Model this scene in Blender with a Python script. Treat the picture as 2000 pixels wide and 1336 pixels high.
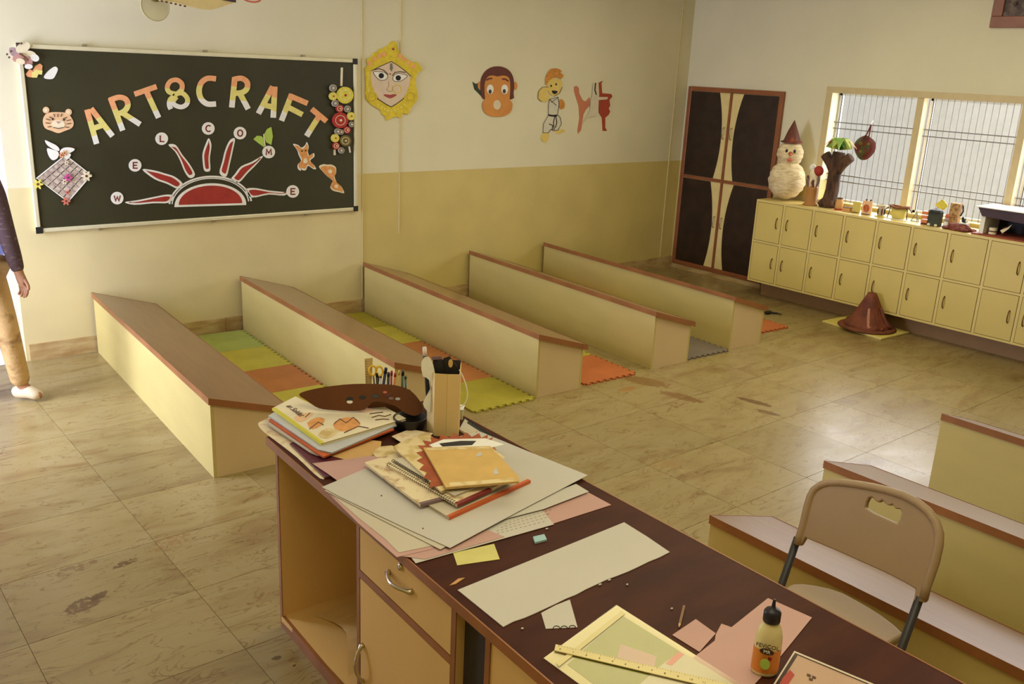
import bpy, bmesh, math, random
from mathutils import Vector, Matrix, noise

random.seed(7)
SC = bpy.context.scene
for o in list(bpy.data.objects):
    bpy.data.objects.remove(o)
COL = SC.collection

# ------------------------------------------------------------------ camera
YAW, PITCH, ROLL, FPX = 0.701, 0.2939, -0.0472, 1780.4
CAM = Vector((0, 0, 2.0724))
BACK, RIGHT, LEFT, FRONT, CEIL = 6.6, 7.841, -0.35, -1.6, 3.2
LOCK = 7.445
cy, sy, cp, sp = math.cos(YAW), math.sin(YAW), math.cos(PITCH), math.sin(PITCH)
vf = Vector((sy * cp, cy * cp, -sp))
vr = Vector((cy, -sy, 0))
vd = vf.cross(vr)
cr, sr = math.cos(ROLL), math.sin(ROLL)
vr, vd = cr * vr + sr * vd, cr * vd - sr * vr
cam_data = bpy.data.cameras.new('camera')
cam_data.sensor_width = 36
cam_data.sensor_fit = 'HORIZONTAL'
cam_data.lens = FPX / 2000 * 36
cam_data.clip_start = 0.05
cam = bpy.data.objects.new('camera', cam_data)
COL.objects.link(cam)
m3 = Matrix((vr, -vd, -vf)).transposed()
cam.matrix_world = Matrix.Translation(CAM) @ m3.to_4x4()
SC.camera = cam

# ------------------------------------------------------------------ light
world = bpy.data.worlds.new('sky')
SC.world = world
world.use_nodes = True
bg = world.node_tree.nodes['Background']
bg.inputs[0].default_value = (0.93, 0.95, 1.0, 1)
bg.inputs[1].default_value = 1.5
SC.view_settings.view_transform = 'Standard'
SC.view_settings.look = 'None'
SC.view_settings.gamma = 1
SC.view_settings.use_curve_mapping = False
SC.view_settings.exposure = 0.32


def area(name, loc, direction, sx, sz, power, color):
    d = bpy.data.lights.new(name, 'AREA')
    d.shape = 'RECTANGLE'
    d.size, d.size_y = sx, sz
    d.energy = power
    d.color = color
    o = bpy.data.objects.new(name, d)
    o.location = loc
    o.rotation_euler = Vector(direction).to_track_quat('-Z', 'Y').to_euler()
    COL.objects.link(o)
    return o


area('daylight_left_window', (LEFT - 0.3, 5.65, 1.25), (1, -0.05, -0.15), 1.4, 1.9, 155, (0.66, 0.73, 1.0))
area('daylight_right_window', (RIGHT + 0.6, 3.0, 1.75), (-1, 0, -0.15), 3.8, 1.5, 150, (0.96, 0.93, 0.98))
area('added_fill_rear', (4.9, 3.6, CEIL - 0.12), (0, 0, -1), 3.0, 1.6, 50, (1.0, 0.92, 0.58))  # added fill lamp out of view, lifts the desks and right wall
area('added_fill_front', (1.45, 0.9, CEIL - 0.12), (0, 0, -1), 3.0, 1.6, 38, (1.0, 0.92, 0.62))  # added fill lamp out of view, brightens the teacher table


# ------------------------------------------------------------------ pixel -> world measuring helpers (photo taken as 2000x1336)
def ray(p):
    return vr * ((p[0] - 1000) / FPX) + vd * ((p[1] - 668) / FPX) + vf


def at_z(p, z):
    d = ray(p)
    return CAM + d * ((z - CAM.z) / d.z)


def at_y(p, y):
    d = ray(p)
    return CAM + d * ((y - CAM.y) / d.y)


def at_x(p, x):
    d = ray(p)
    return CAM + d * ((x - CAM.x) / d.x)


def PZ(z):
    return lambda p: at_z(p, z)


def PY(y):
    return lambda p: at_y(p, y)


def PX(x):
    return lambda p: at_x(p, x)


# ------------------------------------------------------------------ materials
def lin(c):
    return tuple(((v / 255) / 12.92 if v / 255 <= 0.04045 else ((v / 255 + 0.055) / 1.055) ** 2.4) for v in c) + (1,)


MATS = {}


def mat(name, rgb, rough=0.6, spec=0.4, metal=0.0, var=0.06, scale=6.0, bump=0.0, bscale=60.0, stretch=None,
        rgb2=None, coat=0.0, coat_ior=1.5, coat_rough=0.1, fac=(0.35, 0.65), island=0.0):
    """procedural surface: two close tones mixed by noise, optional bump / clear coat"""
    if name in MATS:
        return MATS[name]
    m = bpy.data.materials.new(name)
    m.use_nodes = True
    nt = m.node_tree
    n, l = nt.nodes, nt.links
    b = n['Principled BSDF']
    tc = n.new('ShaderNodeTexCoord')
    src = tc.outputs['Object']
    if stretch:
        mp = n.new('ShaderNodeMapping')
        mp.inputs['Scale'].default_value = stretch
        l.new(src, mp.inputs[0])
        src = mp.outputs[0]
    nz = n.new('ShaderNodeTexNoise')
    nz.inputs['Scale'].default_value = scale
    nz.inputs['Detail'].default_value = 5
    l.new(src, nz.inputs['Vector'])
    rp = n.new('ShaderNodeValToRGB')
    rp.color_ramp.elements[0].position = fac[0]
    rp.color_ramp.elements[1].position = fac[1]
    c = lin(rgb)
    if rgb2:
        rp.color_ramp.elements[0].color = c
        rp.color_ramp.elements[1].color = lin(rgb2)
    else:
        rp.color_ramp.elements[0].color = tuple(min(1, v * (1 - var)) for v in c[:3]) + (1,)
        rp.color_ramp.elements[1].color = tuple(min(1, v * (1 + var)) for v in c[:3]) + (1,)
    l.new(nz.outputs['Fac'], rp.inputs[0])
    outc = rp.outputs[0]
    if island:
        oi = n.new('ShaderNodeObjectInfo')
        hs = n.new('ShaderNodeHueSaturation')
        ma = n.new('ShaderNodeMapRange')
        ma.inputs[3].default_value = 1 - island
        ma.inputs[4].default_value = 1 + island
        l.new(oi.outputs['Random'], ma.inputs[0])
        l.new(ma.outputs[0], hs.inputs['Value'])
        l.new(outc, hs.inputs['Color'])
        outc = hs.outputs[0]
    l.new(outc, b.inputs['Base Color'])
    b.inputs['Roughness'].default_value = rough
    b.inputs['Specular IOR Level'].default_value = spec
    b.inputs['Metallic'].default_value = metal
    if coat:
        b.inputs['Coat Weight'].default_value = coat
        b.inputs['Coat IOR'].default_value = coat_ior
        b.inputs['Coat Roughness'].default_value = coat_rough
    if bump:
        nb = n.new('ShaderNodeTexNoise')
        nb.inputs['Scale'].default_value = bscale
        nb.inputs['Detail'].default_value = 4
        l.new(src, nb.inputs['Vector'])
        bp = n.new('ShaderNodeBump')
        bp.inputs['Strength'].default_value = bump
        bp.inputs['Distance'].default_value = 0.01
        l.new(nb.outputs['Fac'], bp.inputs['Height'])
        l.new(bp.outputs[0], b.inputs['Normal'])
    MATS[name] = m
    return m


def flat(name, rgb, rough=0.7, **k):
    return mat(name, rgb, rough=rough, var=k.pop('var', 0.04), scale=k.pop('scale', 12), **k)


def glass_mat(name, tint=(1, 1, 1), gloss=0.08, rough=0.03):
    m = bpy.data.materials.new(name)
    m.use_nodes = True
    n, l = m.node_tree.nodes, m.node_tree.links
    n.remove(n['Principled BSDF'])
    t = n.new('ShaderNodeBsdfTransparent')
    t.inputs[0].default_value = (*tint, 1)
    g = n.new('ShaderNodeBsdfGlossy')
    g.inputs['Roughness'].default_value = rough
    lw = n.new('ShaderNodeLayerWeight')
    lw.inputs[0].default_value = 0.2
    ad = n.new('ShaderNodeMath')
    ad.operation = 'MULTIPLY_ADD'
    ad.use_clamp = True
    ad.inputs[1].default_value = 0.10
    ad.inputs[2].default_value = gloss * 0.25
    l.new(lw.outputs['Facing'], ad.inputs[0])
    mx = n.new('ShaderNodeMixShader')
    l.new(ad.outputs[0], mx.inputs[0])
    l.new(t.outputs[0], mx.inputs[1])
    l.new(g.outputs[0], mx.inputs[2])
    l.new(mx.outputs[0], n['Material Output'].inputs[0])
    return m


# ------------------------------------------------------------------ mesh builder
class B:
    def __init__(self, xf=None):
        self.bm = bmesh.new()
        self.mi = 0
        self.xf = xf

    def v(self, p):
        p = Vector(p)
        return self.bm.verts.new(self.xf @ p if self.xf else p)

    def f(self, vs, mi=None):
        try:
            fc = self.bm.faces.new(vs)
            fc.material_index = self.mi if mi is None else mi
            return fc
        except ValueError:
            return None

    def box(self, a, b):
        x0, x1 = sorted((a[0], b[0])); y0, y1 = sorted((a[1], b[1])); z0, z1 = sorted((a[2], b[2]))
        q = [self.v(p) for p in ((x0, y0, z0), (x1, y0, z0), (x1, y1, z0), (x0, y1, z0),
                                 (x0, y0, z1), (x1, y0, z1), (x1, y1, z1), (x0, y1, z1))]
        for i in ((0, 3, 2, 1), (4, 5, 6, 7), (0, 1, 5, 4), (1, 2, 6, 5), (2, 3, 7, 6), (3, 0, 4, 7)):
            self.f([q[k] for k in i])
        return self

    def prism(self, pts, vec):
        """pts: 3-D outline of the front face; vec: towards the back"""
        vec = Vector(vec)
        a = [self.v(p) for p in pts]
        b = [self.v(Vector(p) + vec) for p in pts]
        n = len(a)
        self.f(a)
        self.f(b[::-1])
        for i in range(n):
            j = (i + 1) % n
            self.f([a[i], b[i], b[j], a[j]])
        return self

    def slab(self, top, bot):
        a = [self.v(p) for p in top]
        b = [self.v(p) for p in bot]
        n = len(a)
        self.f(a)
        self.f(b[::-1])
        for i in range(n):
            j = (i + 1) % n
            self.f([a[i], b[i], b[j], a[j]])
        return self

    def holed(self, outer, inner, vec):
        """ring plate: outer and inner outlines with the same point count"""
        vec = Vector(vec)
        A = [self.v(p) for p in outer]; I = [self.v(p) for p in inner]
        A2 = [self.v(Vector(p) + vec) for p in outer]; I2 = [self.v(Vector(p) + vec) for p in inner]
        n = len(A)
        for i in range(n):
            j = (i + 1) % n
            self.f([A[i], A[j], I[j], I[i]])
            self.f([A2[j], A2[i], I2[i], I2[j]])
            self.f([A[j], A[i], A2[i], A2[j]])
            self.f([I[i], I[j], I2[j], I2[i]])
        return self

    def tube(self, pts, r, n=8, closed=False, caps=True):
        pts = [Vector(p) for p in pts]
        rs = r if isinstance(r, (list, tuple)) else [r] * len(pts)
        rings = []
        N = len(pts)
        up = None
        for i, p in enumerate(pts):
            if closed:
                t = pts[(i + 1) % N] - pts[i - 1]
            else:
                t = pts[min(i + 1, N - 1)] - pts[max(i - 1, 0)]
            t.normalize()
            if up is None:
                up = t.orthogonal().normalized()
            else:
                up = (up - t * up.dot(t))
                up = up.normalized() if up.length > 1e-6 else t.orthogonal().normalized()
            w = t.cross(up)
            rings.append([self.v(p + (up * math.cos(2 * math.pi * k / n) + w * math.sin(2 * math.pi * k / n)) * rs[i]) for k in range(n)])
        for i in range(N if closed else N - 1):
            a, b = rings[i], rings[(i + 1) % N]
            for k in range(n):
                self.f([a[k], a[(k + 1) % n], b[(k + 1) % n], b[k]])
        if caps and not closed:
            self.f(rings[0][::-1])
            self.f(rings[-1])
        return self

    def lathe(self, prof, c=(0, 0, 0), n=20, wob=0.0, sx=1.0, sy=1.0):
        c = Vector(c)
        rings = []
        for r, z in prof:
            if r < 1e-5:
                rings.append([self.v(c + Vector((0, 0, z)))])
            else:
                rings.append([self.v(c + Vector((sx * r * (1 + wob * random.uniform(-1, 1)) * math.cos(2 * math.pi * k / n),
                                                 sy * r * (1 + wob * random.uniform(-1, 1)) * math.sin(2 * math.pi * k / n), z))) for k in range(n)])
        for a, b in zip(rings, rings[1:]):
            for k in range(n):
                j = (k + 1) % n
                if len(a) == 1 and len(b) == 1:
                    continue
                if len(a) == 1:
                    self.f([a[0], b[k], b[j]])
                elif len(b) == 1:
                    self.f([a[k], a[j], b[0]])
                else:
                    self.f([a[k], a[j], b[j], b[k]])
        return self

    def ball(self, c, r, nu=14, nv=9):
        rx, ry, rz = r if isinstance(r, (list, tuple)) else (r, r, r)
        c = Vector(c)
        prof = [(math.sin(math.pi * i / nv), -math.cos(math.pi * i / nv)) for i in range(nv + 1)]
        rings = []
        for s, z in prof:
            if s < 1e-5:
                rings.append([self.v(c + Vector((0, 0, z * rz)))])
            else:
                rings.append([self.v(c + Vector((rx * s * math.cos(2 * math.pi * k / nu), ry * s * math.sin(2 * math.pi * k / nu), z * rz))) for k in range(nu)])
        for a, b in zip(rings, rings[1:]):
            for k in range(nu):
                j = (k + 1) % nu
                if len(a) == 1:
                    self.f([a[0], b[k], b[j]])
                elif len(b) == 1:
                    self.f([a[k], a[j], b[0]])
                else:
                    self.f([a[k], a[j], b[j], b[k]])
        return self

    def ribbon(self, px, w, plane, vec, closed=False):
        """a painted / pasted strip: pixel polyline px of width w (pixels) laid on a plane"""
        P = [Vector((p[0], p[1])) for p in px]
        n = len(P)
        L, Rr = [], []
        ws = w if isinstance(w, (list, tuple)) else [w] * n
        for i in range(n):
            if closed:
                a, b = P[i - 1], P[(i + 1) % n]
                d1 = (P[i] - a).normalized(); d2 = (b - P[i]).normalized()
            else:
                d1 = (P[i] - P[i - 1]).normalized() if i else (P[1] - P[0]).normalized()
                d2 = (P[i + 1] - P[i]).normalized() if i < n - 1 else d1
            n1 = Vector((-d1.y, d1.x)); n2 = Vector((-d2.y, d2.x))
            m = n1 + n2
            m = m.normalized() if m.length > 1e-4 else n1
            k = 1 / max(0.5, m.dot(n1))
            L.append(P[i] + m * ws[i] / 2 * k); Rr.append(P[i] - m * ws[i] / 2 * k)
        rng = range(n) if closed else range(n - 1)
        vec = Vector(vec)
        f1 = [(self.v(plane(a)), self.v(plane(b))) for a, b in zip(L, Rr)]
        f2 = [(self.v(plane(a) + vec), self.v(plane(b) + vec)) for a, b in zip(L, Rr)]
        for i in rng:
            j = (i + 1) % n
            self.f([f1[i][0], f1[j][0], f1[j][1], f1[i][1]])
            self.f([f2[j][0], f2[i][0], f2[i][1], f2[j][1]])
            self.f([f1[j][0], f1[i][0], f2[i][0], f2[j][0]])
            self.f([f1[i][1], f1[j][1], f2[j][1], f2[i][1]])
        if not closed:
            self.f([f1[0][0], f1[0][1], f2[0][1], f2[0][0]])
            self.f([f1[-1][1], f1[-1][0], f2[-1][0], f2[-1][1]])
        return self


def gloc(o):
    m = o.matrix_basis.copy()
    while o.parent:
        o = o.parent
        m = o.matrix_basis @ m
    return m


def tag(o, label=None, cat=None, group=None, kind=None):
    if label: o['label'] = label
    if cat: o['category'] = cat
    if group: o['group'] = group
    if kind: o['kind'] = kind
    return o


def out(name, b, mats, parent=None, smooth=False, base=None, label=None, cat=None, group=None, kind=None, bevel=0.0):
    """link a builder (world coordinates) as ONE mesh object"""
    bm = b.bm
    bmesh.ops.recalc_face_normals(bm, faces=bm.faces)
    if parent is not None:
        M = gloc(parent)
        inv = M.inverted()
    else:
        if base is None:
            xs = [v.co.x for v in bm.verts]; ys = [v.co.y for v in bm.verts]; zs = [v.co.z for v in bm.verts]
            base = ((min(xs) + max(xs)) / 2, (min(ys) + max(ys)) / 2, min(zs))
        inv = Matrix.Translation(-Vector(base))
    bm.transform(inv)
    me = bpy.data.meshes.new(name)
    bm.to_mesh(me)
    bm.free()
    for m in (mats if isinstance(mats, (list, tuple)) else [mats]):
        me.materials.append(m)
    if smooth:
        for p in me.polygons:
            p.use_smooth = True
    o = bpy.data.objects.new(name, me)
    COL.objects.link(o)
    if parent is not None:
        o.parent = parent
    else:
        o.location = base
    if bevel:
        md = o.modifiers.new('bevel', 'BEVEL')
        md.width = bevel
        md.segments = 2
        md.limit_method = 'ANGLE'
    tag(o, label, cat, group, kind)
    return o


def thing(name, label, cat, loc, group=None):
    o = bpy.data.objects.new(name, None)
    o.empty_display_size = 0.05
    o.location = loc
    COL.objects.link(o)
    return tag(o, label, cat, group)


def copy_tree(o, loc=None, label=None, parent=None, rotz=None):
    c = o.copy()
    COL.objects.link(c)
    if parent is not None:
        c.parent = parent
    if loc is not None:
        c.location = loc
    if rotz is not None:
        c.rotation_euler = (0, 0, rotz)
    if label:
        c['label'] = label
    for ch in list(o.children):
        copy_tree(ch, parent=c)
    return c


def smooth_closed(pts, k=5):
    n = len(pts)
    res = []
    for i in range(n):
        p0, p1, p2, p3 = [Vector(pts[(i + d) % n]) for d in (-1, 0, 1, 2)]
        for s in range(k):
            t = s / k
            res.append(0.5 * ((2 * p1) + (p2 - p0) * t + (2 * p0 - 5 * p1 + 4 * p2 - p3) * t * t + (3 * p1 - p0 - 3 * p2 + p3) * t ** 3))
    return [tuple(r) for r in res]


def smooth_open(pts, k=5):
    n = len(pts)
    res = []
    for i in range(n - 1):
        p0, p1, p2, p3 = [Vector(pts[min(max(i + d, 0), n - 1)]) for d in (-1, 0, 1, 2)]
        for s in range(k):
            t = s / k
            res.append(0.5 * ((2 * p1) + (p2 - p0) * t + (2 * p0 - 5 * p1 + 4 * p2 - p3) * t * t + (3 * p1 - p0 - 3 * p2 + p3) * t ** 3))
    res.append(Vector(pts[-1]))
    return [tuple(r) for r in res]


def circ(c, r, n=20, ry=None, a0=0.0):
    ry = r if ry is None else ry
    return [(c[0] + r * math.cos(a0 + 2 * math.pi * i / n), c[1] + ry * math.sin(a0 + 2 * math.pi * i / n)) for i in range(n)]


def text_mesh(name, body, size, M, m, parent, extrude=0.0006, space=1.0, bold=0.0):
    cu = bpy.data.curves.new(name, 'FONT')
    cu.body = body
    cu.size = size
    cu.extrude = extrude
    cu.offset = bold
    cu.align_x = 'CENTER'
    cu.align_y = 'CENTER'
    cu.space_character = space
    cu.resolution_u = 3
    t = bpy.data.objects.new(name + '_source', cu)
    COL.objects.link(t)
    bpy.context.view_layer.update()
    me = bpy.data.meshes.new_from_object(t.evaluated_get(bpy.context.evaluated_depsgraph_get()))
    bpy.data.objects.remove(t)
    me.materials.clear()
    me.materials.append(m)
    me.transform(gloc(parent).inverted() @ M)
    o = bpy.data.objects.new(name, me)
    COL.objects.link(o)
    o.parent = parent
    return o


def frame_m(org, ex, ey):
    ex = Vector(ex).normalized()
    ey = Vector(ey)
    ey = (ey - ex * ey.dot(ex)).normalized()
    ez = ex.cross(ey)
    M = Matrix((ex, ey, ez)).transposed().to_4x4()
    M.translation = Vector(org)
    return M

# ================================================================== THE ROOM
def floor_material():
    m = bpy.data.materials.new('cream marble tile')
    m.use_nodes = True
    n, l = m.node_tree.nodes, m.node_tree.links
    b = n['Principled BSDF']
    geo = n.new('ShaderNodeNewGeometry')
    oi = n.new('ShaderNodeObjectInfo')
    # every tile is cut from another place of the stone
    rnd = n.new('ShaderNodeVectorMath'); rnd.operation = 'SCALE'
    comb = n.new('ShaderNodeCombineXYZ')
    l.new(oi.outputs['Random'], comb.inputs[2])
    l.new(comb.outputs[0], rnd.inputs[0]); rnd.inputs['Scale'].default_value = 30
    add = n.new('ShaderNodeVectorMath'); add.operation = 'ADD'
    l.new(geo.outputs['Position'], add.inputs[0]); l.new(rnd.outputs[0], add.inputs[1])
    mp = n.new('ShaderNodeMapping'); mp.inputs['Scale'].default_value = (0.8, 2.6, 1); mp.inputs['Rotation'].default_value = (0, 0, 0.25)
    l.new(add.outputs[0], mp.inputs[0])
    n1 = n.new('ShaderNodeTexNoise'); n1.inputs['Scale'].default_value = 2.2; n1.inputs['Detail'].default_value = 8; n1.inputs['Distortion'].default_value = 1.2
    l.new(mp.outputs[0], n1.inputs['Vector'])
    r1 = n.new('ShaderNodeValToRGB')
    e = r1.color_ramp.elements
    e[0].position, e[0].color = 0.28, lin((132, 107, 66))
    e[1].position, e[1].color = 0.85, lin((156, 138, 98))
    x = r1.color_ramp.elements.new(0.48); x.color = lin((149, 130, 84))
    l.new(n1.outputs['Fac'], r1.inputs[0])
    # veins
    n2 = n.new('ShaderNodeTexNoise'); n2.inputs['Scale'].default_value = 3.1; n2.inputs['Detail'].default_value = 6; n2.inputs['Distortion'].default_value = 2.0
    l.new(mp.outputs[0], n2.inputs['Vector'])
    r2 = n.new('ShaderNodeValToRGB')
    e = r2.color_ramp.elements
    e[0].position, e[0].color = 0.485, (1, 1, 1, 1)
    e[1].position, e[1].color = 0.515, (1, 1, 1, 1)
    x = r2.color_ramp.elements.new(0.5); x.color = lin((206, 188, 158))
    l.new(n2.outputs['Fac'], r2.inputs[0])
    mul = n.new('ShaderNodeMixRGB'); mul.blend_type = 'MULTIPLY'; mul.inputs[0].default_value = 1
    l.new(r1.outputs[0], mul.inputs[1]); l.new(r2.outputs[0], mul.inputs[2])
    hs = n.new('ShaderNodeHueSaturation')
    mr = n.new('ShaderNodeMapRange'); mr.inputs[3].default_value = 0.93; mr.inputs[4].default_value = 1.05
    l.new(oi.outputs['Random'], mr.inputs[0]); l.new(mr.outputs[0], hs.inputs['Value'])
    l.new(mul.outputs[0], hs.inputs['Color'])
    col = hs.outputs[0]
    # dried mud and paint stains
    n3 = n.new('ShaderNodeTexNoise'); n3.inputs['Scale'].default_value = 34; n3.inputs['Detail'].default_value = 9; n3.inputs['Roughness'].default_value = 0.68
    l.new(geo.outputs['Position'], n3.inputs['Vector'])
    stains = [((165, 1180), 0.20, 0.12, 0.3, 0.50, (96, 68, 34)), ((190, 1165), 0.09, 0.05, 0.3, 0.40, (88, 62, 32)), ((245, 1100), 0.16, 0.05, 0.2, 0.50, (92, 66, 36)), ((150, 1110), 0.28, 0.10, 0.1, 0.56, (120, 92, 54)),
              ((1474, 785), 0.25, 0.07, -1.35, 0.34, (92, 64, 32)), ((1500, 806), 0.20, 0.08, -1.35, 0.46, (100, 72, 38)),
              ((1260, 745), 0.45, 0.2, -1.2, 0.46, (122, 88, 46)), ((1330, 775), 0.40, 0.14, -1.3, 0.46, (120, 86, 48)),
              ((1225, 760), 0.18, 0.08, 0.0, 0.40, (150, 108, 58)), ((540, 1285), 0.040, 0.026, 0.0, 0.36, (80, 54, 28)),
              ((575, 1300), 0.016, 0.012, 0.0, 0.35, (84, 58, 28)), ((500, 1170), 0.16, 0.05, 0.5, 0.57, (126, 94, 52)),
              ((1560, 870), 0.10, 0.06, 0.4, 0.58, (110, 80, 50)), ((1150, 950), 0.12, 0.07, 0.9, 0.5, (110, 76, 34)),
              ((330, 1060), 0.30, 0.16, 0.3, 0.56, (140, 106, 60)), ((1300, 905), 0.3, 0.15, -0.4, 0.55, (150, 120, 72))]
    for px, rx, ry, ang, thr, c in stains:
        P = at_z(px, 0)
        s1 = n.new('ShaderNodeVectorMath'); s1.operation = 'SUBTRACT'; s1.inputs[1].default_value = P
        l.new(geo.outputs['Position'], s1.inputs[0])
        mp2 = n.new('ShaderNodeMapping'); mp2.vector_type = 'TEXTURE'
        mp2.inputs['Rotation'].default_value = (0, 0, ang); mp2.inputs['Scale'].default_value = (rx, ry, 1)
        l.new(s1.outputs[0], mp2.inputs[0])
        ln = n.new('ShaderNodeVectorMath'); ln.operation = 'LENGTH'
        l.new(mp2.outputs[0], ln.inputs[0])
        a = n.new('ShaderNodeMapRange'); a.inputs[1].default_value = 1.1; a.inputs[2].default_value = 0.3
        a.inputs[3].default_value = -0.9; a.inputs[4].default_value = 0.10
        l.new(ln.outputs['Value'], a.inputs[0])
        su = n.new('ShaderNodeMath'); su.operation = 'ADD'
        l.new(a.outputs[0], su.inputs[0]); l.new(n3.outputs['Fac'], su.inputs[1])
        th = n.new('ShaderNodeMapRange'); th.inputs[1].default_value = thr; th.inputs[2].default_value = thr + 0.07
        th.inputs[4].default_value = 0.85
        l.new(su.outputs[0], th.inputs[0])
        mx = n.new('ShaderNodeMixRGB'); mx.inputs[2].default_value = lin(c)
        l.new(th.outputs[0], mx.inputs[0]); l.new(col, mx.inputs[1])
        col = mx.outputs[0]
    l.new(col, b.inputs['Base Color'])
    nr = n.new('ShaderNodeTexNoise'); nr.inputs['Scale'].default_value = 5
    l.new(geo.outputs['Position'], nr.inputs['Vector'])
    rr = n.new('ShaderNodeMapRange'); rr.inputs[3].default_value = 0.2; rr.inputs[4].default_value = 0.38
    l.new(nr.outputs['Fac'], rr.inputs[0]); l.new(rr.outputs[0], b.inputs['Roughness'])
    b.inputs['Specular IOR Level'].default_value = 0.5
    return m


M_TILE = floor_material()
M_GROUT = flat('dark grout', (132, 110, 74), 0.95, spec=0.1)
M_WALL = mat('cream wall paint', (216, 208, 176), 0.72, var=0.025, scale=2.2, bump=0.03, bscale=30)
M_DADO = mat('mustard dado paint', (200, 180, 112), 0.6, var=0.05, scale=2.6, bump=0.03, bscale=30)
M_DADO2 = mat('pale cream dado paint', (212, 196, 146), 0.6, var=0.04, scale=2.6, bump=0.03, bscale=30)  # paler tone for the lower wall left of the joint
M_CEIL = flat('white ceiling paint', (226, 222, 208), 0.9)
M_SKIRT = mat('skirting marble', (196, 172, 122), 0.35, rgb2=(168, 134, 86), scale=5, stretch=(1.2, 1, 4), island=0.06)
M_FRAMEPAINT = flat('cream window paint', (198, 178, 130), 0.5)
M_BAR = flat('grey painted steel bar', (128, 126, 122), 0.5)
M_RAIL = flat('white aluminium rail', (220, 220, 216), 0.4)
M_BLACKRUB = flat('black rubber seal', (40, 38, 36), 0.7)

# floor: grout bed + single marble tiles
fl = out('floor', B().box((LEFT, FRONT, -0.08), (RIGHT, BACK, -0.003)), M_GROUT, kind='structure', base=(0, 0, 0))
tile_mesh = {}


def tile_at(x0, x1, y0, y1):
    key = (round(x1 - x0, 3), round(y1 - y0, 3))
    g = 0.0012
    if key not in tile_mesh:
        b = B()
        hx, hy = key[0] / 2 - g, key[1] / 2 - g
        c = 0.0
        b.slab([(-hx + c, -hy + c, 0), (hx - c, -hy + c, 0), (hx - c, hy - c, 0), (-hx + c, hy - c, 0)],
               [(-hx, -hy, -0.0029), (hx, -hy, -0.0029), (hx, hy, -0.0029), (-hx, hy, -0.0029)])
        o = out('tile', b, M_TILE, parent=fl)
        tile_mesh[key] = o.data
    else:
        o = bpy.data.objects.new('tile', tile_mesh[key])
        COL.objects.link(o)
        o.parent = fl
    o.location = ((x0 + x1) / 2, (y0 + y1) / 2, 0)


xj = [LEFT] + [1.13 + 0.6125 * k for k in range(-2, 11)] + [RIGHT]
for a, b_ in zip(xj, xj[1:]):
    pit, y0 = (0.475, 3.71) if a < 2.2 else (0.6, 3.63)
    ys = sorted({FRONT, BACK} | {round(y0 + pit * k, 4) for k in range(-12, 8) if FRONT + 0.05 < y0 + pit * k < BACK - 0.05})
    for c_, d_ in zip(ys, ys[1:]):
        tile_at(a, b_, c_, d_)

# back wall with the doorway on its left
DX0, DX1, DZ = 0.34, 1.262, 2.12
DADO = 1.17
wb = B()
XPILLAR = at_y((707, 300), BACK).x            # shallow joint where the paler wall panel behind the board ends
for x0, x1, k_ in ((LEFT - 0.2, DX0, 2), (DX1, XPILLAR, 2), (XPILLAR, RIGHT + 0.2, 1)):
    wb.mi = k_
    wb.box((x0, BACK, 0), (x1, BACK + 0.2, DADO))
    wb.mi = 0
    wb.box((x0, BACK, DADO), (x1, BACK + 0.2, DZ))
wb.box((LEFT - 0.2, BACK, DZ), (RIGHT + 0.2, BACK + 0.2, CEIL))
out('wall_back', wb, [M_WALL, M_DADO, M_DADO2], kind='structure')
# right wall with the wide window
WY0, WY1, WZ0, WZ1 = 0.85, 4.86, 0.985, 1.968
wr = B()
for y0, y1 in ((FRONT - 0.2, WY0), (WY1, BACK)):
    wr.mi = 1
    wr.box((RIGHT, y0, 0), (RIGHT + 0.2, y1, DADO))
    wr.mi = 0
    wr.box((RIGHT, y0, DADO), (RIGHT + 0.2, y1, CEIL))
wr.mi = 1
wr.box((RIGHT, WY0, 0), (RIGHT + 0.2, WY1, WZ0))
wr.mi = 0
wr.box((RIGHT, WY0, WZ1), (RIGHT + 0.2, WY1, CEIL))
out('wall_right', wr, [M_WALL, M_DADO], kind='structure')
# left wall with a wide opening near the back corner
wl = B()
for y0, y1 in ((FRONT - 0.2, 4.9), (6.4, BACK)):
    wl.mi = 1
    wl.box((LEFT - 0.2, y0, 0), (LEFT, y1, DADO))
    wl.mi = 0
    wl.box((LEFT - 0.2, y0, DADO), (LEFT, y1, CEIL))
wl.mi = 1
wl.box((LEFT - 0.2, 4.9, 0), (LEFT, 6.4, 0.3))
wl.mi = 0
wl.box((LEFT - 0.2, 4.9, 2.4), (LEFT, 6.4, CEIL))
out('wall_left', wl, [M_WALL, M_DADO], kind='structure')
wf = B()
wf.mi = 1
wf.box((LEFT, FRONT - 0.2, 0), (RIGHT, FRONT, DADO))
wf.mi = 0
wf.box((LEFT, FRONT - 0.2, DADO), (RIGHT, FRONT, CEIL))
out('wall_front', wf, [M_WALL, M_DADO], kind='structure')
out('ceiling', B().box((LEFT - 0.2, FRONT - 0.2, CEIL), (RIGHT + 0.2, BACK + 0.2, CEIL + 0.15)), M_CEIL, kind='structure')

# corridor outside the doorway (blue distempered wall)
out('wall_corridor', B().box((-1.6, 8.4, -0.1), (3.0, 8.55, 3.0)), flat('blue distemper', (140, 150, 226), 0.8), kind='structure')
out('floor_corridor', B().box((-1.6, BACK + 0.2, -0.1), (3.0, 8.4, -0.002)), flat('pale concrete', (214, 212, 206), 0.7), kind='structure')
dj = B()
for x in (DX0, DX1 - 0.03):
    dj.box((x, BACK + 0.03, 0), (x + 0.03, BACK + 0.19, DZ - 0.03))
dj.box((DX0, BACK + 0.03, DZ - 0.03), (DX1, BACK + 0.19, DZ))
d1 = thing('door_1', None, None, (DX0, BACK, 0))
d1['kind'] = 'structure'
out('door_frame', dj, flat('white door frame', (216, 214, 206), 0.5), parent=d1)

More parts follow.
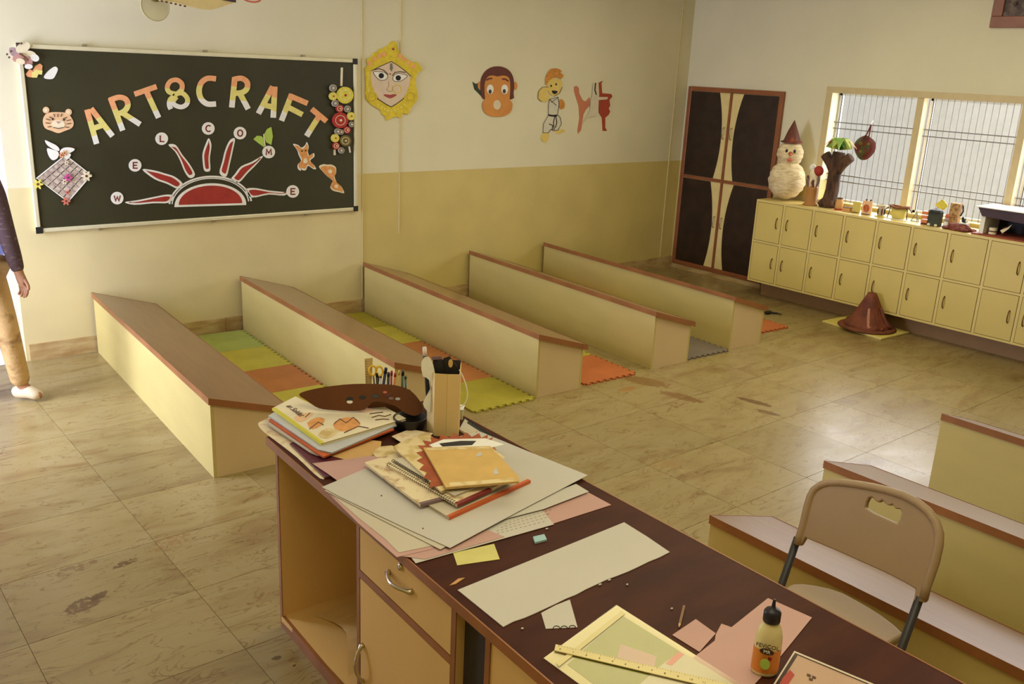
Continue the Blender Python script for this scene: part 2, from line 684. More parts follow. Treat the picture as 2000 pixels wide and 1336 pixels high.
# skirting: single marble pieces along the walls
bbk = thing('baseboard_back', None, None, (DX1, BACK, 0)); bbk['kind'] = 'structure'
xs_ = [DX1 + 0.02, 2.06, 2.66, 3.26, 3.86, 4.46, 5.06, 5.66, 6.26, 6.86, 7.46, RIGHT]
for a, b_ in zip(xs_, xs_[1:]):
    out('skirting_tile', B().box((a + 0.001, BACK - 0.014 - random.uniform(0, 0.001), 0), (b_ - 0.001, BACK, 0.115)), M_SKIRT, parent=bbk)
brt = thing('baseboard_right', None, None, (RIGHT, 3, 0)); brt['kind'] = 'structure'
yy = BACK - 0.016
while yy > FRONT + 0.6:
    top = 0.115 if yy - 0.6 < 5.2 else 0.045
    out('skirting_tile', B().box((RIGHT - 0.014, yy - 0.598, 0), (RIGHT, yy, top)), M_SKIRT, parent=brt)
    yy -= 0.6

# surface conduits on the back wall
M_COND = flat('painted conduit', (208, 192, 140), 0.5)
for i, (p0, zb, zt, w_) in enumerate((((707, 300), 0.12, CEIL, 0.007), ((780, 300), at_y((780, 455), BACK).z, CEIL, 0.010), ((1305, 330), 0.12, CEIL, 0.014))):
    x = at_y(p0, BACK).x
    out('trim_%d' % (i + 1), B().box((x - w_ / 2, BACK - 0.006, zb), (x + w_ / 2, BACK, zt)), M_COND, kind='structure')

# pale wall added outside the right window to cover the brighter sky
out('wall_added_outside', B().box((RIGHT + 2.2, -4, -1), (RIGHT + 2.4, 12, 5.0)), flat('pale outside plaster', (176, 173, 170), 0.9), kind='structure')
# ------------------------------------------------------------------ window
win = thing('window_1', None, None, (RIGHT, (WY0 + WY1) / 2, WZ0)); win['kind'] = 'structure'
fx0, fx1 = RIGHT - 0.012, RIGHT + 0.05
fb = B()
fb.box((fx0, WY1, WZ0 - 0.0), (RIGHT - 0.0005, WY1 + 0.065, WZ1 + 0.055))
fb.box((fx0, WY0 - 0.065, WZ0), (RIGHT - 0.0005, WY0, WZ1 + 0.055))
fb.box((fx0, WY0, WZ1), (RIGHT - 0.0005, WY1, WZ1 + 0.055))
out('architrave', fb, M_FRAMEPAINT, parent=win)
PIT = 0.865
mull = [WY1 - 0.845 - PIT * k for k in range(4)]
for y in mull:
    out('mullion', B().box((RIGHT + 0.0, y - 0.03, WZ0), (RIGHT + 0.07, y + 0.03, WZ1)), M_FRAMEPAINT, parent=win)
edges = [WY1] + mull + [WY0]
M_GLASS = glass_mat('window glass', (0.97, 0.985, 0.98), 0.02, 0.16)
for i, (a, b_) in enumerate(zip(edges, edges[1:])):
    y1, y0 = (a if i == 0 else a - 0.03), (b_ + 0.03 if i < 4 else b_)
    r = B()
    r.box((RIGHT + 0.115, y1 - 0.028, WZ0), (RIGHT + 0.14, y1 - 0.004, WZ1))
    r.box((RIGHT + 0.115, y0 + 0.004, WZ0), (RIGHT + 0.14, y0 + 0.02, WZ1))
    r.box((RIGHT + 0.115, y0, WZ1 - 0.02), (RIGHT + 0.14, y1, WZ1))
    r.box((RIGHT + 0.115, y0, WZ0), (RIGHT + 0.14, y1, WZ0 + 0.02))
    pr = out('sash', r, M_RAIL, parent=win)
    s = B()
    s.box((RIGHT + 0.112, y1 - 0.034, WZ0 + 0.02), (RIGHT + 0.118, y1 - 0.028, WZ1 - 0.02))
    out('seal', s, M_BLACKRUB, parent=win)
    out('pane', B().box((RIGHT + 0.126, y0 + 0.02, WZ0 + 0.02), (RIGHT + 0.13, y1 - 0.028, WZ1 - 0.02)), M_GLASS, parent=win)
# steel grille in front of the glass
y = WY1 - 0.07
gb0 = None
while y > WY0 + 0.03:
    if gb0 is None:
        gb0 = out('grille_bar', B().tube([(RIGHT + 0.09, y, WZ0), (RIGHT + 0.09, y, WZ1)], 0.0034, 6), M_BAR, parent=win)
        y0b = y
    else:
        c = gb0.copy(); COL.objects.link(c)
        c.location = (gb0.location.x, gb0.location.y + (y - y0b), gb0.location.z)
    y -= 0.054
for z in (1.705, 1.65, 1.228, 1.172):
    out('grille_rail', B().box((RIGHT + 0.085, WY0, z - 0.005), (RIGHT + 0.095, WY1, z + 0.005)), M_BAR, parent=win)

# window_2: the opening in the left wall that lets the daylight in
w2 = thing('window_2', None, None, (LEFT, 5.65, 0.3)); w2['kind'] = 'structure'
f2 = B()
for a, b_ in (((LEFT - 0.14, 4.9, 0.3), (LEFT - 0.06, 4.95, 2.4)), ((LEFT - 0.14, 6.35, 0.3), (LEFT - 0.06, 6.4, 2.4)),
              ((LEFT - 0.14, 4.95, 2.35), (LEFT - 0.06, 6.35, 2.4)), ((LEFT - 0.14, 4.95, 0.3), (LEFT - 0.06, 6.35, 0.35)),
              ((LEFT - 0.14, 5.63, 0.35), (LEFT - 0.06, 5.67, 2.35))):
    f2.box(a, b_)
out('window_frame', f2, M_FRAMEPAINT, parent=w2)

# ------------------------------------------------------------------ unseen trays round the two added fill lamps
for i, yy in enumerate((3.6, 0.9)):
    b = B()
    x0, x1, y0, y1 = (3.4, 6.4, yy - 0.8, yy + 0.8) if i == 0 else (-0.05, 2.95, yy - 0.8, yy + 0.8)
    for a, c in (((x0 - 0.05, y0 - 0.05), (x1 + 0.05, y0)), ((x0 - 0.05, y1), (x1 + 0.05, y1 + 0.05)),
                 ((x0 - 0.05, y0), (x0, y1)), ((x1, y0), (x1 + 0.05, y1))):
        b.box((a[0], a[1], CEIL - 0.12), (c[0], c[1], CEIL))
    out('added_fill_tray', b, M_RAIL, label=('unseen white tray round an added fill lamp over the floor desks at the back', 'unseen white tray round an added fill lamp over the teacher table')[i], cat='light', group='trays of the added fill lamps')

# ================================================================== FURNITURE
M_LAM = mat('cream laminate', (196, 177, 110), 0.45, var=0.03, scale=3, stretch=(1, 1, 3))
M_LAMEND = mat('beige laminate', (210, 186, 140), 0.45, var=0.03, scale=3)
M_TOP = mat('brown desk laminate', (122, 78, 42), 0.4, var=0.08, scale=3, spec=0.4, stretch=(8, 1, 1), coat=1.0, coat_ior=1.7, coat_rough=0.24)
M_EDGE = mat('wood edging', (148, 96, 54), 0.4, var=0.12, scale=6)
M_DARKEDGE = flat('dark edging', (58, 38, 26), 0.5)

TH = -0.0528
DW, DL = 0.387, 2.39
HL, HR = 0.400, 0.282            # body height at the tall and at the low side


def floor_desk(x, y, th, label):
    t = thing('floor_desk', label, 'desk', (x, y, 0), 'low sloping floor desks in rows')
    t.rotation_euler = (0, 0, th)
    G = gloc(t)
    sl = (HR - HL) / DW

    def mk():
        return B(G)
    T = 0.018
    b = mk()
    b.prism([(0, 0, 0), (T, 0, 0), (T, 0, HL + sl * T), (0, 0, HL)], (0, -DL, 0))
    out('side_panel', b, M_LAM, parent=t)
    b = mk()
    b.prism([(DW - T, 0, 0.0), (DW, 0, 0.0), (DW, 0, HR), (DW - T, 0, HR - sl * T)], (0, -DL, 0))
    out('side_panel', b, M_LAM, parent=t)
    for y0 in (-T, -DL):
        b = mk()
        b.prism([(T, y0, 0), (DW - T, y0, 0), (DW - T, y0, HR - sl * T), (T, y0, HL + sl * T)], (0, T, 0))
        out('end_panel', b, M_LAMEND, parent=t)
    o1, o2 = 0.012, 0.03
    z = lambda xx: HL + sl * xx
    b = mk()
    k = 0.034
    b.prism([(-o1 + .003, -.003, z(-o1)), (DW + o2 - .003, -.003, z(DW + o2)), (DW + o2 - .003, -.003, z(DW + o2) + k), (-o1 + .003, -.003, z(-o1) + k)], (0, -DL - 0.009, 0))
    out('desk_top', b, M_TOP, parent=t)
    b = mk()
    y1, y0 = 0.0, -DL - 0.015
    for xa in (-o1, DW + o2 - 0.003):
        b.prism([(xa, y1, z(xa) - .001), (xa + .003, y1, z(xa + .003) - .001), (xa + .003, y1, z(xa + .003) + k + .001), (xa, y1, z(xa) + k + .001)], (0, y0 - y1, 0))
    for ya in (y1 - 0.003, y0):
        b.prism([(-o1 + .003, ya, z(-o1) - .001), (DW + o2 - .003, ya, z(DW + o2) - .001), (DW + o2 - .003, ya, z(DW + o2) + k + .001), (-o1 + .003, ya, z(-o1) + k + .001)], (0, .003, 0))
    out('edge_band', b, M_EDGE, parent=t)
    return t


first = None
DX = [1.713, 2.790, 3.875, 4.986, 5.894]
names_d = ['low sloping cream floor desk nearest the doorway, its side bleached by daylight',
           'low sloping cream floor desk second from the doorway, partly behind the teacher table',
           'low sloping cream floor desk in the middle of the back row of five',
           'low sloping cream floor desk fourth from the doorway, two away from the wardrobe',
           'low sloping cream floor desk nearest the dark wardrobe in the back row']
desk0 = floor_desk(DX[0], 6.563, TH, names_d[0])
for x, nm in zip(DX[1:], names_d[1:]):
    copy_tree(desk0, (x, 6.563, 0), nm)
for (x, y), nm in zip(((2.690, 1.935), (3.545, 1.975), (4.625, 1.965)),
                      ('low sloping floor desk right behind the brown folding chair, window glare on its top',
                       'low sloping floor desk second beyond the folding chair, corner showing above the chair back',
                       'low sloping floor desk at the right edge, only its cream side and edging seen')):
    copy_tree(desk0, (x, y, 0), nm, rotz=-0.004)

# ------------------------------------------------------------------ jigsaw foam mats
def mat_outline(x0, y0, x1, y1, sides):
    """square with jigsaw teeth; sides: letters of the sides that carry teeth outwards (n e s w)"""
    pts = []
    cor = [(x0, y0), (x1, y0), (x1, y1), (x0, y1)]
    for i, s in enumerate('senw'):
        a, b_ = Vector(cor[i]), Vector(cor[(i + 1) % 4])
        d = (b_ - a)
        nrm = Vector((d.y, -d.x)).normalized()
        pts.append(tuple(a))
        if s in sides:
            N = 8
            for k in range(N):
                u0, u1 = (k + 0.30) / N, (k + 0.70) / N
                w = 0.12 / N
                for u, h in ((u0, 0), (u0 - w, 0.02), (u1 + w, 0.02), (u1, 0)):
                    pts.append(tuple(a + d * u + nrm * h))
    return pts


FOAM = {'green': (172, 182, 92), 'yellow': (196, 184, 72), 'orange': (188, 122, 66), 'olive': (168, 156, 52), 'grey': (112, 100, 86), 'rust': (176, 98, 48)}
FM = {k: mat('foam ' + k, c, 0.85, var=0.08, scale=5, bump=0.05, bscale=200) for k, c in FOAM.items()}
MS = 0.478


def foam(xr, yb, col, sides, label):
    """xr, yb: right-back corner"""
    s = math.sin(TH)
    P = mat_outline(-MS, -MS, 0, 0, sides)
    xf = Matrix.Translation((xr, yb, 0)) @ Matrix.Rotation(TH, 4, 'Z')
    b = B(xf)
    b.prism([(p[0], p[1], 0.011) for p in P], (0, 0, -0.0105))
    out('foam_mat', b, FM[col], label=label, cat='mat', group='jigsaw foam mats between the floor desks')


def strip(gap, xr, cols, n0=0):
    for k, (c, lab) in enumerate(cols):
        if c is None:
            continue
        kk = k + n0
        xk = xr - 0.0528 * (kk * (MS + 0.001))
        foam(xk, 6.555 - kk * (MS + 0.001), c, 'es' if kk == 4 else 'e', lab)


strip(1, 2.762, [('green', 'green jigsaw foam mat against the back wall between the two left desks'),
                 ('yellow', 'yellow green jigsaw foam mat next to the green one, left gap'),
                 ('orange', 'faded orange jigsaw foam mat in the left gap, between two yellow mats'),
                 ('yellow', 'yellow jigsaw foam mat just beyond the magazines on the teacher table'),
                 ('yellow', 'yellow jigsaw foam mat at the near end of the left gap')])
strip(2, 3.845, [('olive', 'olive yellow jigsaw foam mat by the wall behind the second desk'),
                 ('yellow', 'yellow jigsaw foam mat showing as a strip over the second desk top'),
                 ('orange', 'orange jigsaw foam mat half hidden by the second desk top'),
                 ('orange', 'orange jigsaw foam mat beside the white tower of card on the teacher table'),
                 ('olive', 'olive yellow jigsaw foam mat at the near end, right of the cream tower')])
strip(3, 4.80, [('yellow', 'yellow jigsaw foam mat by the wall behind the middle desk'),
                ('olive', 'olive jigsaw foam mat second from the wall behind the middle desk'),
                ('yellow', 'yellow jigsaw foam mat hidden low behind the middle desk'),
                ('olive', 'olive jigsaw foam mat behind the near half of the middle desk'),
                ('rust', 'orange jigsaw foam mat at the near end beside the middle desk')])
strip(4, 5.862, [('yellow', 'yellow jigsaw foam mat by the wall behind the fourth desk'),
                 ('orange', 'orange jigsaw foam mat second from the wall behind the fourth desk'),
                 ('yellow', 'yellow jigsaw foam mat deep behind the fourth desk'),
                 ('grey', 'grey jigsaw foam mat behind the fourth desk'),
                 ('grey', 'blue grey jigsaw foam mat at the near end between the fourth and fifth desks')])
foam(6.80, 4.80, 'rust', 'es', 'orange jigsaw foam mat sticking out right of the last desk')

# ------------------------------------------------------------------ wardrobe set into the right wall
M_WFR = mat('reddish wood frame', (138, 82, 48), 0.35, var=0.12, scale=5)
M_WDK = mat('dark wenge laminate', (46, 31, 22), 0.35, var=0.25, scale=9, spec=0.4)
M_WCR = flat('cream laminate inlay', (222, 200, 136), 0.4)
M_STEEL = flat('brushed steel', (190, 180, 165), 0.28, metal=0.9)
wx = RIGHT - 0.03
wd = thing('wardrobe', 'tall built-in wardrobe with dark doors, wavy cream inlays and red-brown frame', 'wardrobe', (RIGHT - 0.01, 5.96, 0.05))
YA, YB, ZA, ZB, ZM, YM = 6.548, 5.366, 0.052, 1.952, 1.018, 5.985
b = B()
F_ = 0.045
b.box((wx - 0.01, YA - F_, ZA), (RIGHT - 0.001, YA, ZB))
b.box((wx - 0.01, YB, ZA), (RIGHT - 0.001, YB + F_, ZB))
b.box((wx - 0.01, YB + F_, ZB - F_), (RIGHT - 0.001, YA - F_, ZB))
b.box((wx - 0.01, YB + F_, ZA), (RIGHT - 0.001, YA - F_, ZA + F_))
out('outer_frame', b, M_WFR, parent=wd, bevel=0.004)
out('center_stile', B().box((wx - 0.006, YM - 0.013, ZA + F_), (RIGHT - 0.001, YM + 0.013, ZB - F_)), M_WFR, parent=wd)
for y0, y1 in ((YB + F_, YM - 0.013), (YM + 0.013, YA - F_)):
    b = B()
    b.box((wx - 0.004, y0, ZM - 0.016), (RIGHT - 0.001, y1, ZM + 0.016))
    out('middle_rail', b, M_WFR, parent=wd)
for left in (True, False):
    for z0, z1 in ((ZA + F_, ZM - 0.016), (ZM + 0.016, ZB - F_)):
        ya, yb = (YA - F_, YM + 0.013) if left else (YB + F_, YM - 0.013)   # ya outer, yb at the centre
        sgn = 1 if left else -1
        dr = out('door', B().box((wx + 0.006, min(ya, yb) + .001, z0 + .001), (RIGHT - 0.002, max(ya, yb) - .001, z1 - .001)), M_WCR, parent=wd, label='cream door leaf with wavy dark panel')
        pts = [(ya - sgn * 0.003, z0 + .003), (ya - sgn * 0.003, z1 - .003)]
        N = 12
        for i in range(N + 1):
            t = i / N
            u = 2 * t - 1
            # broad at both ends, narrow in the middle, leaning a little
            w = 0.066 + 0.062 * (u * u) + 0.012 * u * (-1)
            pts.append((yb + sgn * w, z1 - .003 - t * (z1 - z0 - .006)))
        bb = B().prism([(wx - 0.001, p[0], p[1]) for p in pts], (0.0065, 0, 0))
        out('dark_panel', bb, M_WDK, parent=dr, label='dark brown curved door panel')
        hz = z0 + (z1 - z0) * 0.54
        hy = yb + sgn * 0.035
        h = B().tube([(wx + 0.006, hy, hz - 0.06), (wx - 0.022, hy, hz - 0.05), (wx - 0.026, hy, hz), (wx - 0.022, hy, hz + 0.05), (wx + 0.006, hy, hz + 0.06)], 0.005, 6)
        out('handle', h, M_STEEL, parent=dr, label='small steel bow handle', smooth=True)
# tiny sensor at its top right corner
out('plinth_step', B().box((RIGHT - 0.03, YB, 0.0), (RIGHT - 0.0145, YA, 0.05)), M_SKIRT, parent=wd)

# ------------------------------------------------------------------ bank of lockers under the window
M_LOCK = flat('pale yellow locker laminate', (214, 192, 118), 0.42, var=0.03, scale=3)
M_LOCKD = flat('yellow locker door', (206, 184, 106), 0.4, var=0.03, scale=3)
M_GAPSHADE = flat('painted door gap shade', (92, 72, 36), 0.8)
M_BRASS = flat('aged brass', (120, 92, 50), 0.35, metal=0.8)
lk = thing('locker_bank', 'long pale yellow bank of two-row lockers under the window', 'lockers', (LOCK + 0.2, 3.0, 0))
cols = [5.268, 4.952, 4.637, 4.325, 4.011, 3.695, 3.381, 3.057, 2.748, 2.435, 2.122, 1.809, 1.496, 1.183]
LT, LBt, LMid = 0.953, 0.158, 0.554
b = B()
bx = RIGHT - 0.016
b.box((LOCK, cols[-1], LT - 0.02), (bx, cols[0], LT))
b.box((LOCK, cols[-1], LBt), (bx, cols[0], LBt + 0.018))
b.box((LOCK, cols[-1], LMid - 0.009), (bx, cols[0], LMid + 0.009))
b.box((bx - 0.012, cols[-1], LBt + .018), (bx, cols[0], LT - .02))
for i, y in enumerate(cols):
    if i == 0:
        a, c = y - 0.018, y
    elif i == len(cols) - 1:
        a, c = y, y + 0.018
    else:
        a, c = y - 0.011, y + 0.011
    for z0, z1 in ((LBt + .018, LMid - .009), (LMid + .009, LT - .02)):
        b.box((LOCK, a, z0), (bx - 0.012, c, z1))
out('carcass', b, M_LOCK, parent=lk)
out('plinth', B().box((LOCK + 0.18, cols[-1] + 0.02, 0), (bx - 0.02, cols[0] - 0.05, LBt)), flat('dark plinth', (158, 124, 84), 0.6), parent=lk)
d0 = None
for i in range(len(cols) - 1):
    y1 = cols[i] - (0.018 if i == 0 else 0.011) - 0.004
    y0 = cols[i + 1] + (0.018 if i == len(cols) - 2 else 0.011) + 0.004
    for z0, z1 in ((LBt + .018, LMid - .009), (LMid + .009, LT - .02)):
        dr = out('door', B().box((LOCK - 0.003, y0, z0 + .004), (LOCK + 0.014, y1, z1 - .004)), M_LOCKD, parent=lk, bevel=0.001)
        out('door_gap_shade', B().box((LOCK - 0.0008, y0 - .0038, z0 + .0004), (LOCK + 0.002, y1 + .0038, z1 - .0004)), M_GAPSHADE, parent=dr, label='painted shade in the gap round the door')  # dark plate added behind the door, paints the shade of its gap
        right = i in (0, 7)
        hy = y0 + 0.045 if right else y1 - 0.04
        zc = z0 + (z1 - z0) * 0.52
        h = B().tube([(LOCK - 0.002, hy, zc - 0.05), (LOCK - 0.02, hy, zc - 0.036), (LOCK - 0.026, hy, zc), (LOCK - 0.02, hy, zc + 0.036), (LOCK - 0.002, hy, zc + 0.05)], [0.006, 0.0045, 0.0045, 0.0045, 0.006], 6)
        out('handle', h, M_BRASS, parent=dr, smooth=True, label='dark bow handle')

# ================================================================== CHALKBOARD AND WHAT IS PASTED ON IT
SB = BACK - 0.024                       # chalkboard face
M_BOARD = mat('dark green chalkboard', (56, 53, 33), 0.5, var=0.16, scale=1.6, spec=0.3, bump=0.01)
M_ALU = flat('pale aluminium frame', (222, 214, 178), 0.35, metal=0.25)
M_BLACK = flat('black plastic', (30, 27, 25), 0.5)
M_WHITE = flat('white paper', (232, 228, 216), 0.8)
M_CREAM = flat('cream paper', (228, 214, 178), 0.8)
M_RED = mat('red poster paint', (158, 48, 36), 0.7, var=0.12, scale=10)
M_ORANGE = mat('orange sprayed paper', (232, 164, 112), 0.8, var=0.08, scale=20)
M_YELLOW = mat('yellow sprayed paper', (222, 210, 122), 0.8, var=0.06, scale=20)
cTL, cTR, cBR, cBL = [at_y(p, SB) for p in ((44, 96), (690, 121), (691, 405), (77, 446))]
bx0, bx1 = (cTL.x + cBL.x) / 2, (cTR.x + cBR.x) / 2
bz0, bz1 = (cBL.z + cBR.z) / 2, (cTL.z + cTR.z) / 2
bd = thing('chalkboard', 'wide dark green chalkboard with pale metal frame on the back wall', 'chalkboard', ((bx0 + bx1) / 2, BACK - 0.005, bz0))
out('writing_surface', B().box((bx0, SB, bz0), (bx1, BACK - 0.001, bz1)), M_BOARD, parent=bd)
W_ = 0.026
for a, c in (((bx0 - W_, bz0 - W_), (bx0, bz1 + W_)), ((bx1, bz0 - W_), (bx1 + W_, bz1 + W_)), ((bx0, bz1), (bx1, bz1 + W_)), ((bx0, bz0 - W_), (bx1, bz0))):
    out('frame_rail', B().box((a[0], SB - 0.012, a[1]), (c[0], BACK - 0.001, c[1])), M_ALU, parent=bd, bevel=0.004)
for x in (bx0 - 0.010, bx1 + 0.010):
    for z in (bz0 - 0.010, bz1 + 0.010):
        out('corner_cap', B().box((x - 0.022, SB - 0.016, z - 0.022), (x + 0.022, SB - 0.0125, z + 0.022)), M_BLACK, parent=bd, bevel=0.003, label='black plastic corner cap')
for u in (0.16, 0.5, 0.82):
    x = bx0 + u * (bx1 - bx0)
    out('mounting_clip', B().box((x - 0.012, SB - 0.006, bz1 + W_), (x + 0.012, BACK - 0.001, bz1 + W_ + 0.016)), M_STEEL, parent=bd)
    out('mounting_clip', B().box((x - 0.012, SB - 0.006, bz0 - W_ - 0.014), (x + 0.012, BACK - 0.001, bz0 - W_)), M_STEEL, parent=bd)


def L1(x, y):
    return (x / 3.34, 60 + y / 3.34)


def L2(x, y):
    return (360 + x / 3.34, 60 + y / 3.34)


def letter(ch, strokes, top, bot, label, w=10.5):
    b = B()
    F0 = SB - 0.0045
    for k, s in enumerate(strokes):
        pts, ww = (s, w) if not isinstance(s[0], list) else (s[0], s[1])
        b.ribbon(pts, ww, PY(F0 - 0.0003 * k), (0, 0.004, 0), closed=(pts[0] == pts[-1] and False))
    T, Bt = at_y(top, F0), at_y(bot, F0)
    d = (Bt - T)
    L_ = d.length
    d.normalize()
    for fr in (0.34, 0.76):
        bmesh.ops.bisect_plane(b.bm, geom=list(b.bm.verts) + list(b.bm.edges) + list(b.bm.faces), plane_co=T + d * L_ * fr, plane_no=d)
    for fc in b.bm.faces:
        u = (fc.calc_center_median() - T).dot(d) / L_
        fc.material_index = 0 if u < 0.34 else (1 if u < 0.76 else 2)
    out('paper_letter', b, [M_ORANGE, M_YELLOW, M_WHITE], label=label, cat='letter', group='cut-out paper letters arched over the chalkboard')


letter('A', [[(170, 214), (189, 281)], [(178, 212), (220, 266)], [(182, 251), (205, 243)]], (174, 211), (205, 275), 'orange and yellow paper letter A, first of the arch on the chalkboard')
letter('R', [[(216, 191), (240, 255)], smooth_open([(214, 196), (232, 190), (246, 194), (250, 206), (243, 217), (229, 223)], 4), [(237, 219), (274, 243)]], (225, 188), (254, 250), 'orange and yellow paper letter R standing left of the letter T and the ampersand')
letter('T', [[(263, 184), (306, 169)], [(286, 178), (310, 230)]], (283, 172), (310, 230), 'orange and yellow paper letter T just left of the ampersand')
letter('&', [smooth_open([(346, 184), (331, 180), (327, 170), (333, 159), (345, 156), (355, 163), (355, 175), (345, 184), (333, 194), (331, 205), (334, 213)], 4),
             smooth_open([(341, 184), (356, 182), (366, 192), (365, 203), (355, 209), (343, 206), (338, 199), (345, 189)], 4)], (345, 153), (346, 214), 'paper ampersand shaped like a figure eight between T and C', 9)
letter('C', [smooth_open([(422, 154), (406, 153), (394, 161), (389, 177), (393, 193), (405, 203), (422, 203)], 4)], (405, 148), (405, 208), 'orange and yellow paper letter C right of the ampersand')
letter('R', [[(459, 151), (453, 210)], smooth_open([(457, 155), (472, 153), (483, 161), (482, 174), (472, 181), (458, 182)], 4), [(468, 181), (485, 213)]], (468, 148), (468, 212), 'orange and yellow paper letter R right of the letter C')
letter('A', [[(533, 169), (505, 222)], [(537, 169), (534, 230)], [(519, 206), (533, 209)]], (536, 168), (520, 227), 'orange and yellow paper letter A between R and F on the chalkboard')
letter('F', [[(570, 184), (550, 236)], [(566, 187), (601, 202)], [(562, 209), (591, 224)]], (585, 186), (556, 236), 'orange and yellow paper letter F near the right end of the arch')
letter('T', [[(609, 213), (638, 237)], [(624, 226), (599, 266)]], (626, 218), (599, 266), 'orange and yellow paper letter T last of the arch, by the paper discs')

# sun with WELCOME rays
sun = thing('sunburst_cutout', 'red and white half sun with seven wavy rays in the middle of the chalkboard', 'sun decoration', at_y((412, 402), SB))
F1 = SB - 0.002


def poly(name, px, y, th, m, parent, label=None, smooth=0, **k):
    pts = smooth_closed(px, smooth) if smooth else px
    return out(name, B().prism([at_y(p, y) for p in pts], (0, th, 0)), m, parent=parent, label=label, **k)


def arc(cx, cy, rx, ry, a0, a1, n=24, tilt=0.0):
    return [(cx + rx * math.cos(math.radians(a0 + (a1 - a0) * i / n)), cy - ry * math.sin(math.radians(a0 + (a1 - a0) * i / n)) + tilt * rx * math.cos(math.radians(a0 + (a1 - a0) * i / n))) for i in range(n + 1)]


poly('sun_dome', arc(411, 401, 70, 43, -2, 182, 28, -0.03), F1, 0.0018, M_WHITE, sun, 'white edge of the half sun')
poly('sun_dome', arc(411, 398.5, 62, 36, 0, 180, 28, -0.03), F1 - 0.0012, 0.0012, M_RED, sun, 'red half sun')
for r_, w_, nm in ((80, 3.2, 'outer white arc'), (75, 1.8, 'thin inner white arc')):
    out('sun_arc', B().ribbon(arc(411, 400, r_, r_ * 0.69, 5, 176, 28, -0.03), w_, PY(F1), (0, 0.0018, 0)), M_WHITE, parent=sun, label=nm)
rays = [[(244, 395), (269, 391), (299, 385), (326, 380), (339, 383), (330, 396), (299, 397), (263, 400)],
        [(278, 331), (302, 333), (323, 339), (341, 345), (357, 359), (348, 369), (326, 359), (302, 350)],
        [(329, 283), (343, 283), (356, 302), (370, 320), (381, 341), (371, 348), (361, 336), (352, 314), (342, 296)],
        [(408, 270), (413, 284), (410, 308), (411, 329), (408, 335), (399, 333), (396, 314), (396, 299), (402, 281)],
        [(459, 271), (449, 274), (440, 293), (434, 317), (429, 338), (442, 345), (449, 320), (455, 293)],
        [(514, 304), (492, 316), (471, 325), (459, 340), (452, 350), (466, 357), (484, 338), (502, 320)],
        [(479, 371), (495, 367), (525, 372), (555, 375), (564, 374), (555, 382), (525, 380), (491, 386)]]
for rr in rays:
    cx, cy_ = sum(p[0] for p in rr) / len(rr), sum(p[1] for p in rr) / len(rr)
    S1 = smooth_closed(rr, 3)
    w = poly('sun_ray', S1, F1, 0.0018, M_WHITE, sun)
    inner = []
    n = len(S1)
    for i in range(n):
        a, c = Vector(S1[i - 1]), Vector(S1[(i + 1) % n])
        t = (c - a)
        t = t.normalized() if t.length > 1e-5 else Vector((1, 0))
        nn = Vector((-t.y, t.x))
        p = Vector(S1[i])
        if (Vector((cx, cy_)) - p).dot(nn) < 0 and False:
            nn = -nn
        inner.append(p + nn * 2.9)
    area2 = sum(S1[i][0] * S1[(i + 1) % n][1] - S1[(i + 1) % n][0] * S1[i][1] for i in range(n))
    if area2 < 0:
        inner = [Vector(S1[i]) - (inner[i] - Vector(S1[i])) for i in range(n)]
    inner = [(p.x, p.y) for i, p in enumerate(inner) if (p - Vector(S1[i])).length < 6]
    # pull back from the pointed ends
    inner = [(cx + (p[0] - cx) * 0.9, cy_ + (p[1] - cy_) * 0.9) for p in inner]
    poly('ray_fill', inner, F1 - 0.0012, 0.0012, M_RED, w, 'red fill of the ray')

M_MAROON = flat('maroon felt pen', (112, 30, 34), 0.7)
LETTER_STROKES = {'W': [[(-6, -5), (-3.2, 5.5), (0, -2.5), (3.2, 5.5), (6, -5)]], 'M': [[(-5, 6), (-4.2, -5.5), (0, 2.5), (4.2, -5.5), (5, 6)]],
                  'E': [[(5, -5.5), (-3.5, -5.5), (-3.5, 5.5), (5, 5.5)], [(-3.5, 0), (3.5, 0)]], 'L': [[(-3, -6.5), (-3, 5.5), (5, 5.5)]],
                  'C': [arc(0.5, 0, 5.2, 6, 45, 315, 14)], 'O': [arc(0, 0, 4.8, 6, 0, 360, 18)]}
for ch, p in zip('WELCOME', ((229, 387), (264, 323), (316, 271), (407, 251), (469, 260), (525, 297), (572, 374))):
    t = thing('letter_disc', {'W': 'white paper disc lettered W at the left end of the sun rays', 'L': 'white paper disc lettered L above the third sun ray',
                              'C': 'white paper disc lettered C above the upright middle ray', 'O': 'white paper disc lettered O at the fifth sun ray',
                              'M': 'white paper disc lettered M under the green butterfly'}.get(ch, 'white paper disc lettered E, second ray from the left' if p[0] < 300 else 'white paper disc lettered E at the right end of the rays'),
              'letter disc', at_y(p, SB), 'lettered discs round the half sun')
    out('disc', B().prism([at_y(q, SB - 0.004) for q in circ(p, 12.3, 20)], (0, 0.0038, 0)), M_WHITE, parent=t)
    b = B()
    for k_, st in enumerate(LETTER_STROKES[ch]):
        b.ribbon([(p[0] + x, p[1] + y) for x, y in st], 2.5, PY(SB - 0.0048 - 0.0002 * k_), (0, 0.0007, 0))
    o = out('letter', b, M_MAROON, parent=t)
    o['label'] = 'maroon hand-drawn letter'


def craft(name, label, cat, px, group=None):
    return thing(name, label, cat, at_y(px, BACK - 0.002) if px[0] > 700 else at_y(px, SB), group)


